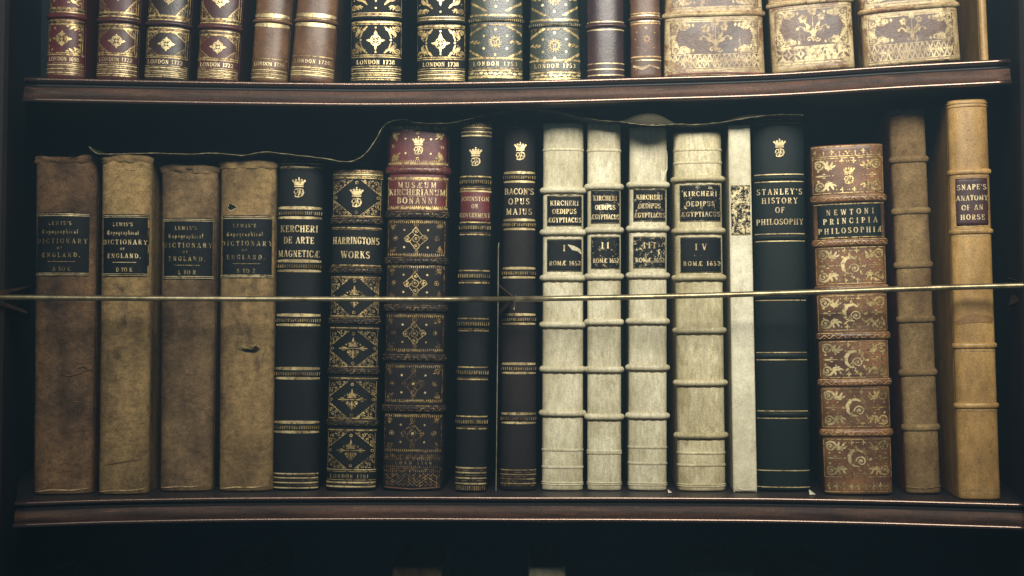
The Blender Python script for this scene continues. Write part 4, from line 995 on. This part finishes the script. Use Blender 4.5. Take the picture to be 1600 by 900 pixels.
def slate(label, top, bot, yb, band, lab):
    b = ub(label, top, bot, yb, 7, 'slate', 2.5); A = b.art
    for k in range(4):
        yB = band - k*80; b.band(yB, 7, .0019, 'slate', 'ticks', 'gold'); lines(b, (yB - 7.5,), 3, 'gold'); lines(b, (yB + 7.5,), 2.2, 'golddim')
        y0 = yB + 10; y1 = (lab - 9) if k == 0 else yB + 80 - 11; yc = (y0+y1)/2; hw = b.hw(yc)*.95
        if y1 < -200: break
        A.ring(0, yc, 7, 1.8, 'gold', 16); A.ticks(yc - 1, yc + 5, -3, 3, 2.2, 1.3, 'gold'); A.stroke([(-4, yc-3), (0, yc-1), (4, yc-4)], 1.6, 'gold'); A.rect(-5, 5, yc + 4.4, yc + 6, 'gold')
        for i in range(14): a = 2*PI*i/14; A.leaf(7.5*math.cos(a), yc + 7.5*math.sin(a), math.degrees(a), 3.4, 1.6, 'gold')
        for i in range(6): a = PI/6 + 2*PI*i/6 ; A.disc(22*math.cos(a)*(.95), yc + 19.5*math.sin(a)*(1.0), 1.9, 'goldsolid', 6)
        A.disc(0, yc-20, 2, 'goldsolid', 6); A.disc(0, yc+20, 2, 'goldsolid', 6)
        for sx in (-1, 1):
            A.disc(sx*hw*.62, yc, 1.8, 'gold', 6)
            for j in range(4): A.leaf(sx*(hw - 3*j), yc + 0, (180 if sx > 0 else 0) + (25 if j % 2 else -25), 7, 2.2, 'gold')
            for sy in (-1, 1):
                for j in range(5):
                    u = j/4; A.leaf(sx*hw*(1 - .42*u), yc + sy*(11 + 12*u), math.degrees(math.atan2(sy*(.9), -sx*(.3+.7*u))), 9, 3.6, 'gold', bend=.4*sx*sy)
    lines(b, (lab - 8.5,), 3, 'gold'); lines(b, (lab + 7,), 1, 'golddim'); A.text('LONDON 1753', 0, lab, 6.4, b.hw(lab)*1.6, 'lettergold', 1.15)
    lines(b, (lab + 10.5,), 2.4, 'gold'); hw = b.hw(lab+15)*.96
    for i in range(11): A.leaf(-hw + 2*hw*(i+.2)/11, lab + 15.2, 10 if i % 2 else -10, 7, 4, 'goldsolid')
    lines(b, (lab + 20.5,), 4, 'gold'); b.done()
slate('grey green leather book imprinted 1753, left one of the sunburst tooled pair', (735, 817), (731, 817), 126, 32, 100.5)
slate('grey green leather book imprinted 1753, right one of the sunburst tooled pair', (829, 904), (827, 908), 124, 39, 103.5)
b = ub('plain plum black leather book with a few thin gilt lines on the upper shelf', (917, 975), (918, 976), 121.5, 6, 'plum')
for k in range(4):
    yB = 40 - k*86; b.band(yB, 7.5, .0019, 'plum'); lines(b, (yB - 5.8, yB + 6.8), 1.6, 'goldsolid')
lines(b, (99.5, 108.5, 117.5), 1.6, 'goldsolid'); b.done()
b = ub('narrow rubbed brown book squeezed beside the broad cream gilt folio', (985, 1031), (986, 1034), 118, 5, 'oldcalf', wob=.0006); A = b.art
for k in range(4):
    yB = 29 - k*80; b.band(yB, 5, .0015, 'oldcalf'); lines(b, (yB - 4.3, yB + 4.6), 1.4, 'goldsolid'); lines(b, (yB - 8, yB + 8), 2, 'tantool')
    yc = yB + 33; A.ring(2, yc, 3.6, 1.1, 'tantool', 10)
    for i in range(8): a = 2*PI*i/8; A.disc(2 + 6*math.cos(a), yc + 6*math.sin(a), .8, 'tantool', 4)
    for x, y in ((-14, -12), (14, -10), (0, -18), (-12, 12), (13, 13), (0, 18), (-16, 0)): A.disc(x, yc + y, 1, 'tantool', 5)
lines(b, (89,), 2, 'tantool'); lines(b, (94.5,), 1.5, 'goldsolid'); b.ridge([(-20, 103), (-6, 108), (6, 103), (20, 107)], [3, 5, 4, 2], 'cream', 'scuffed_patch', .0003); b.done()
# three broad cream gilt folios
def folio(label, top, bot, yb, bands, mat2, by0, by1, lat, m='cream', bq=52):
    b = ub(label, top, bot, yb, 7, m, 3.6, wob=.0009); A = b.art; H = 90
    for k in range(4):
        yB = bands - k*H; b.band(yB, 9, .0023, m, 'line', 'tantool'); lines(b, (yB - 9, yB + 9), 1.5, 'creamtool')
        y0 = yB + 12; y1 = by1 if k == 0 else yB + H - 12
        if y1 < -210: break
        hw = b.hw((y0+y1)/2)*.88
        n = 36; R_ = 20; vs = [b.P(-hw + 2*hw*i/n, y0 + (y1 - y0)*q/R_, .00016) for q in range(R_ + 1) for i in range(n+1)]
        A.raw(vs, [[q*(n+1)+i, q*(n+1)+i+1, (q+1)*(n+1)+i+1, (q+1)*(n+1)+i] for q in range(R_) for i in range(n)], mat2)
        yc = (y0 + (by0 if k == 0 else y1))/2
        bouquet(A, 2, yc - 2, bq, 'creamtool')
        A.stroke([(-hw, y0), (hw, y0)], 1.5, 'creamtool'); A.stroke([(-hw, y0), (-hw, y1)], 1.5, 'creamtool'); A.stroke([(hw, y0), (hw, y1)], 1.5, 'creamtool')
        ye = by0 if k == 0 else y1
        for sx in (-1, 1):
            for y, qy in ((y0 + 1, 1), (ye - 1, -1)):
                acanthus(A, sx*(hw - 1), y, -sx, qy, 17, 'creamtool', 1.5); acanthus(A, sx*(hw - 14), y, -sx, qy, 9, 'creamtool', 1.4)
                for j in range(5): A.leaf(sx*(hw - 1.5), y + qy*(10 + 4*j), math.degrees(math.atan2(qy*.8, -sx)), 12 - 1.5*j, 5, 'creamtool', bend=.5*sx*qy)
                for j in range(4): A.leaf(sx*(hw - 16 - 6*j), y + qy*2, math.degrees(math.atan2(qy, -sx*.8)), 10 - 1.5*j, 4, 'creamtool', bend=-.5*sx*qy)
    hw = b.hw(by0)*.88
    if lat == 'circle':
        A.rect(-hw, hw, by0, by1, 'creamtool'); n = int(2*hw/17)
        for i in range(n):
            x = -hw + 2*hw*(i+.5)/n; yc = (by0+by1)/2; r = hw/n
            for a in (45, 135, 225, 315): A.leaf(x + 1.5*math.cos(math.radians(a)), yc + 1.5*math.sin(math.radians(a)), a, r*1.15, r*.42, mat2)
            A.leaf(x + r, yc - 3.5, 90, 7, 3.5, mat2)
    else:
        A.rect(-hw, hw, by0, by0 + 1.2, 'creamtool'); A.rect(-hw, hw, by1 - 1.5, by1, 'creamtool'); n = int(2*hw/15); h = by1 - by0
        for i in range(n):
            x0 = -hw + 2*hw*i/n; x1 = -hw + 2*hw*(i+1)/n; xm = (x0+x1)/2; ym = (by0+by1)/2
            A.stroke([(x0, by0), (xm, by1), (x1, by0)], 2.2, 'creamtool'); A.stroke([(x0, by1), (xm, by0), (x1, by1)], 2.2, 'creamtool')
            cross4(A, xm, ym, 4.5, 'creamtool'); A.disc(x0, ym, 2.4, 'creamtool', 5)
    lines(b, (by1 + 3,), 2, 'creamtool', .9)
    return b
b = folio('broadest cream and brown gilt folio, its foot chipped and frayed over the shelf edge', (1040, 1190), (1038, 1195), 117, 22, 'panelbrown', 85, 107, 'x')
b.ridge([(-72, 116), (-30, 115), (10, 114.5), (60, 116.5), (77, 116)], [2, 1.6, 2.4, 1.4, 2], 'redboard', 'frayed_tail', .0007)
b.ridge([(-76, 92), (-68, 100), (-56, 108), (-40, 113)], [2, 13, 11, 2], 'cream', 'worn_corner', .0004); b.done()
b = folio('cream gilt folio tooled with interlaced circles along its foot', (1203, 1329), (1209, 1335), 110, 5, 'panelbrown', 74, 98, 'circle'); b.done()
b = folio('cream gilt folio nearest the right side panel, with crossed lattice along its foot', (1347, 1492), (1353, 1499), 103, 15.5, 'panelbrown', 70, 96, 'x', bq=44); b.done()
b = ub('slim orange tan book standing alone at the right end of the upper shelf', (1529, 1541), (1533, 1545), 93, 2, 'tan', 2.2, setback=.02, depth=.16); b.done()

# ------------------------------------------------------------------ books on the shelf below, only their heads in view
for i, (x0, x1, y, m, lab) in enumerate(((40, 120, 893, 'brownblack', 'dark brown book top in shade, under the canvas book marked A to C'),
        (330, 412, 893, 'black', 'black book top in shade below the shelf, under the book marked S to Z'),
        (612, 690, 886, 'canvas3', 'brown canvas book top in shade, under the broad dark red folio'),
        (826, 884, 887, 'vellum2', 'vellum book top in shade, under the volume numbered I'),
        (1080, 1180, 892, 'slate', 'grey green book top in shade, under the narrow white vellum book'),
        (1230, 1310, 894, 'brownblack', 'dark brown book top in shade, under the dark green leather book'))):
    xc = (x0+x1)/2; e = edge_pt(xc, False); Y = e.y + (.096 if i in (2, 3) else .11)
    bt = at(800, y, Y).z
    b = Book.__new__(Book)
    b.yt, b.yb = y, y + 520; b.top = b.bot = (x0, x1); b.mat = m; b.p = 2.5; b.zb = e.z - .428; b.Y = Y; b.h = bt - b.zb
    b.b = 8 * kpx(450, Y); b.lean = 0; b.wt = b.wb = (x1-x0) * kpx(y, Y); b.wob = .0006; b.seed = i * 3.3
    b.e = empty('book', lab, 'book', (at(xc, y, Y).x, Y + b.b, b.zb + .0003), (0, 0, 0), 'books in the shade on the shelf below')
    b.art = Art(b.P, [m]); b.spine_mesh(); b.boards(m, .18, 'pages'); b.done()

# ------------------------------------------------------------------ dust cloth lying over the book tops
CE = [(139, 229, 0), (147, 237, 0), (160, 241, 0), (205, 240, 0), (250, 239.5, 0), (290, 241, 0), (340, 239.5, 0), (378, 243, 0), (412, 237.5, 0), (440, 240, 0), (475, 244, 0),
      (505, 247.5, 0), (540, 253, 0), (558, 249, 0), (572, 239, 0), (586, 220, 1), (598, 199, 2), (608, 191, 5), (622, 187.5, 5), (636, 187, 4), (648, 191.5, 0), (680, 193, 0), (705, 192, 1),
      (725, 188, 5), (745, 183, 5), (765, 178.5, 5), (790, 174, 4), (815, 171, 2), (840, 170.5, 1), (865, 173, 0), (890, 179, 0), (920, 185.5, 0), (945, 189, 0), (965, 190, 3), (980, 192, 9),
      (995, 194, 17), (1010, 195.5, 22), (1024, 196, 22), (1038, 195.5, 17), (1050, 194.5, 8), (1062, 194, 1), (1085, 195, 0), (1110, 193, 0), (1130, 191, 2), (1150, 187.5, 6), (1175, 183.5, 7), (1200, 180.5, 4), (1230, 179, 1), (1255, 180, 0)]
def catm(P, n=3):
    o = []
    for i in range(len(P) - 1):
        p0, p1, p2, p3 = P[max(i-1, 0)], P[i], P[i+1], P[min(i+2, len(P)-1)]
        for k in range(n):
            t = k/n; o.append(tuple(.5*((2*p1[j]) + (-p0[j]+p2[j])*t + (2*p0[j]-5*p1[j]+4*p2[j]-p3[j])*t*t + (-p0[j]+3*p1[j]-3*p2[j]+p3[j])*t**3) for j in range(3)))
    o.append(P[-1]); return o
P = catm(CE); vs, fs = [], []
front = []
for x, y, bl in P:
    Y = edgeY(x) + .030 - .019 * min(1, max(0, bl - 3) / 18) ** .7; e = at(x, y, Y); front.append(e); k = kpx(y, Y); bl = max(0, bl)
    for d, up in ((0, 0), (.003, .45*bl*k), (.007, .85*bl*k), (.012, bl*k), (.022, bl*k*.9), (.045, .3*bl*k + .001), (.10, .0015)):
        nn = .0006 * noise.noise(Vector((x * .05, d * 60, 3)))
        vs.append(Vector((e.x, Y + d, e.z + up + nn * (d > 0))))
n = 7
for i in range(len(P) - 1):
    for j in range(n - 1): fs.append([i*n+j, (i+1)*n+j, (i+1)*n+j+1, i*n+j+1])
cl = empty('dust_cloth', 'dark cloth with a stitched hem draped in waves over the tops of the lower books', 'cloth', front[0])
o = obj('cloth_sheet', [v - front[0] for v in vs], fs, ['cloth'], cl, None, True)
sol = o.modifiers.new('thickness', 'SOLIDIFY'); sol.thickness = .0005; sol.offset = 0
thp = []
for i, p in enumerate(front): thp.append(p - front[0] + Vector((0, -.0005, .0002 * math.sin(i * 2.3))))
vs, fs = tube(thp, [.00042 + .0002 * math.sin(i * 1.9) for i in range(len(thp))], 5); obj('hem_stitching', vs, fs, ['thread'], cl, None, True)

# ------------------------------------------------------------------ slips of paper
def slip(name, label, pts, th):
    base = pts[-1].copy(); vs = []
    for p in pts: vs.append(p - base - Vector((th/2, 0, 0)))
    for p in pts: vs.append(p - base + Vector((th/2, 0, 0)))
    n = len(pts); fs = [list(range(n)), [n+i for i in reversed(range(n))]] + [[i, (i+1) % n, n+(i+1) % n, n+i] for i in range(n)]
    o = obj(name, vs, fs, ['card']); o.location = base; o['label'] = label; o['category'] = 'paper'; return o
zs = edge_pt(778, False).z
slip('paper_slip', 'tall thin white card edge standing between the two narrow black gilt banded books', [at(779.5, 379, 1.340), at(778.5, 388, 1.3365), at(778, 500, 1.338), Vector((at(775, 757, 1.338).x, 1.338, zs + .0006)), Vector((at(775, 757, 1.338).x, 1.40, zs + .0006)), at(779.5, 384, 1.372)], .0007)
def corner_slip(label, px, py, Yd, w, h):
    p = at(px, py, edgeY(px) + Yd); zb = edge_pt(px, False).z + .0004; k = kpx(py, p.y)
    vs = [Vector((0, 0, 0)), Vector((w*k, .004, 0)), Vector((0, .003, h*k)), Vector((0, .0008, 0)), Vector((w*k, .0048, 0)), Vector((0, .0038, h*k))]
    o = obj('paper_scrap', vs, [[0, 1, 2], [3, 5, 4], [0, 3, 4, 1], [1, 4, 5, 2], [2, 5, 3, 0]], ['paper']); o.location = (p.x, p.y, zb); o['label'] = label; o['category'] = 'paper'
corner_slip('small white paper corner lying beside the foot of the dark green leather book', 1265, 758, .024, 11, 8)
corner_slip('tiny paper corner on the shelf between the volumes numbered III and IV', 1044, 757, .030, 7, 5)
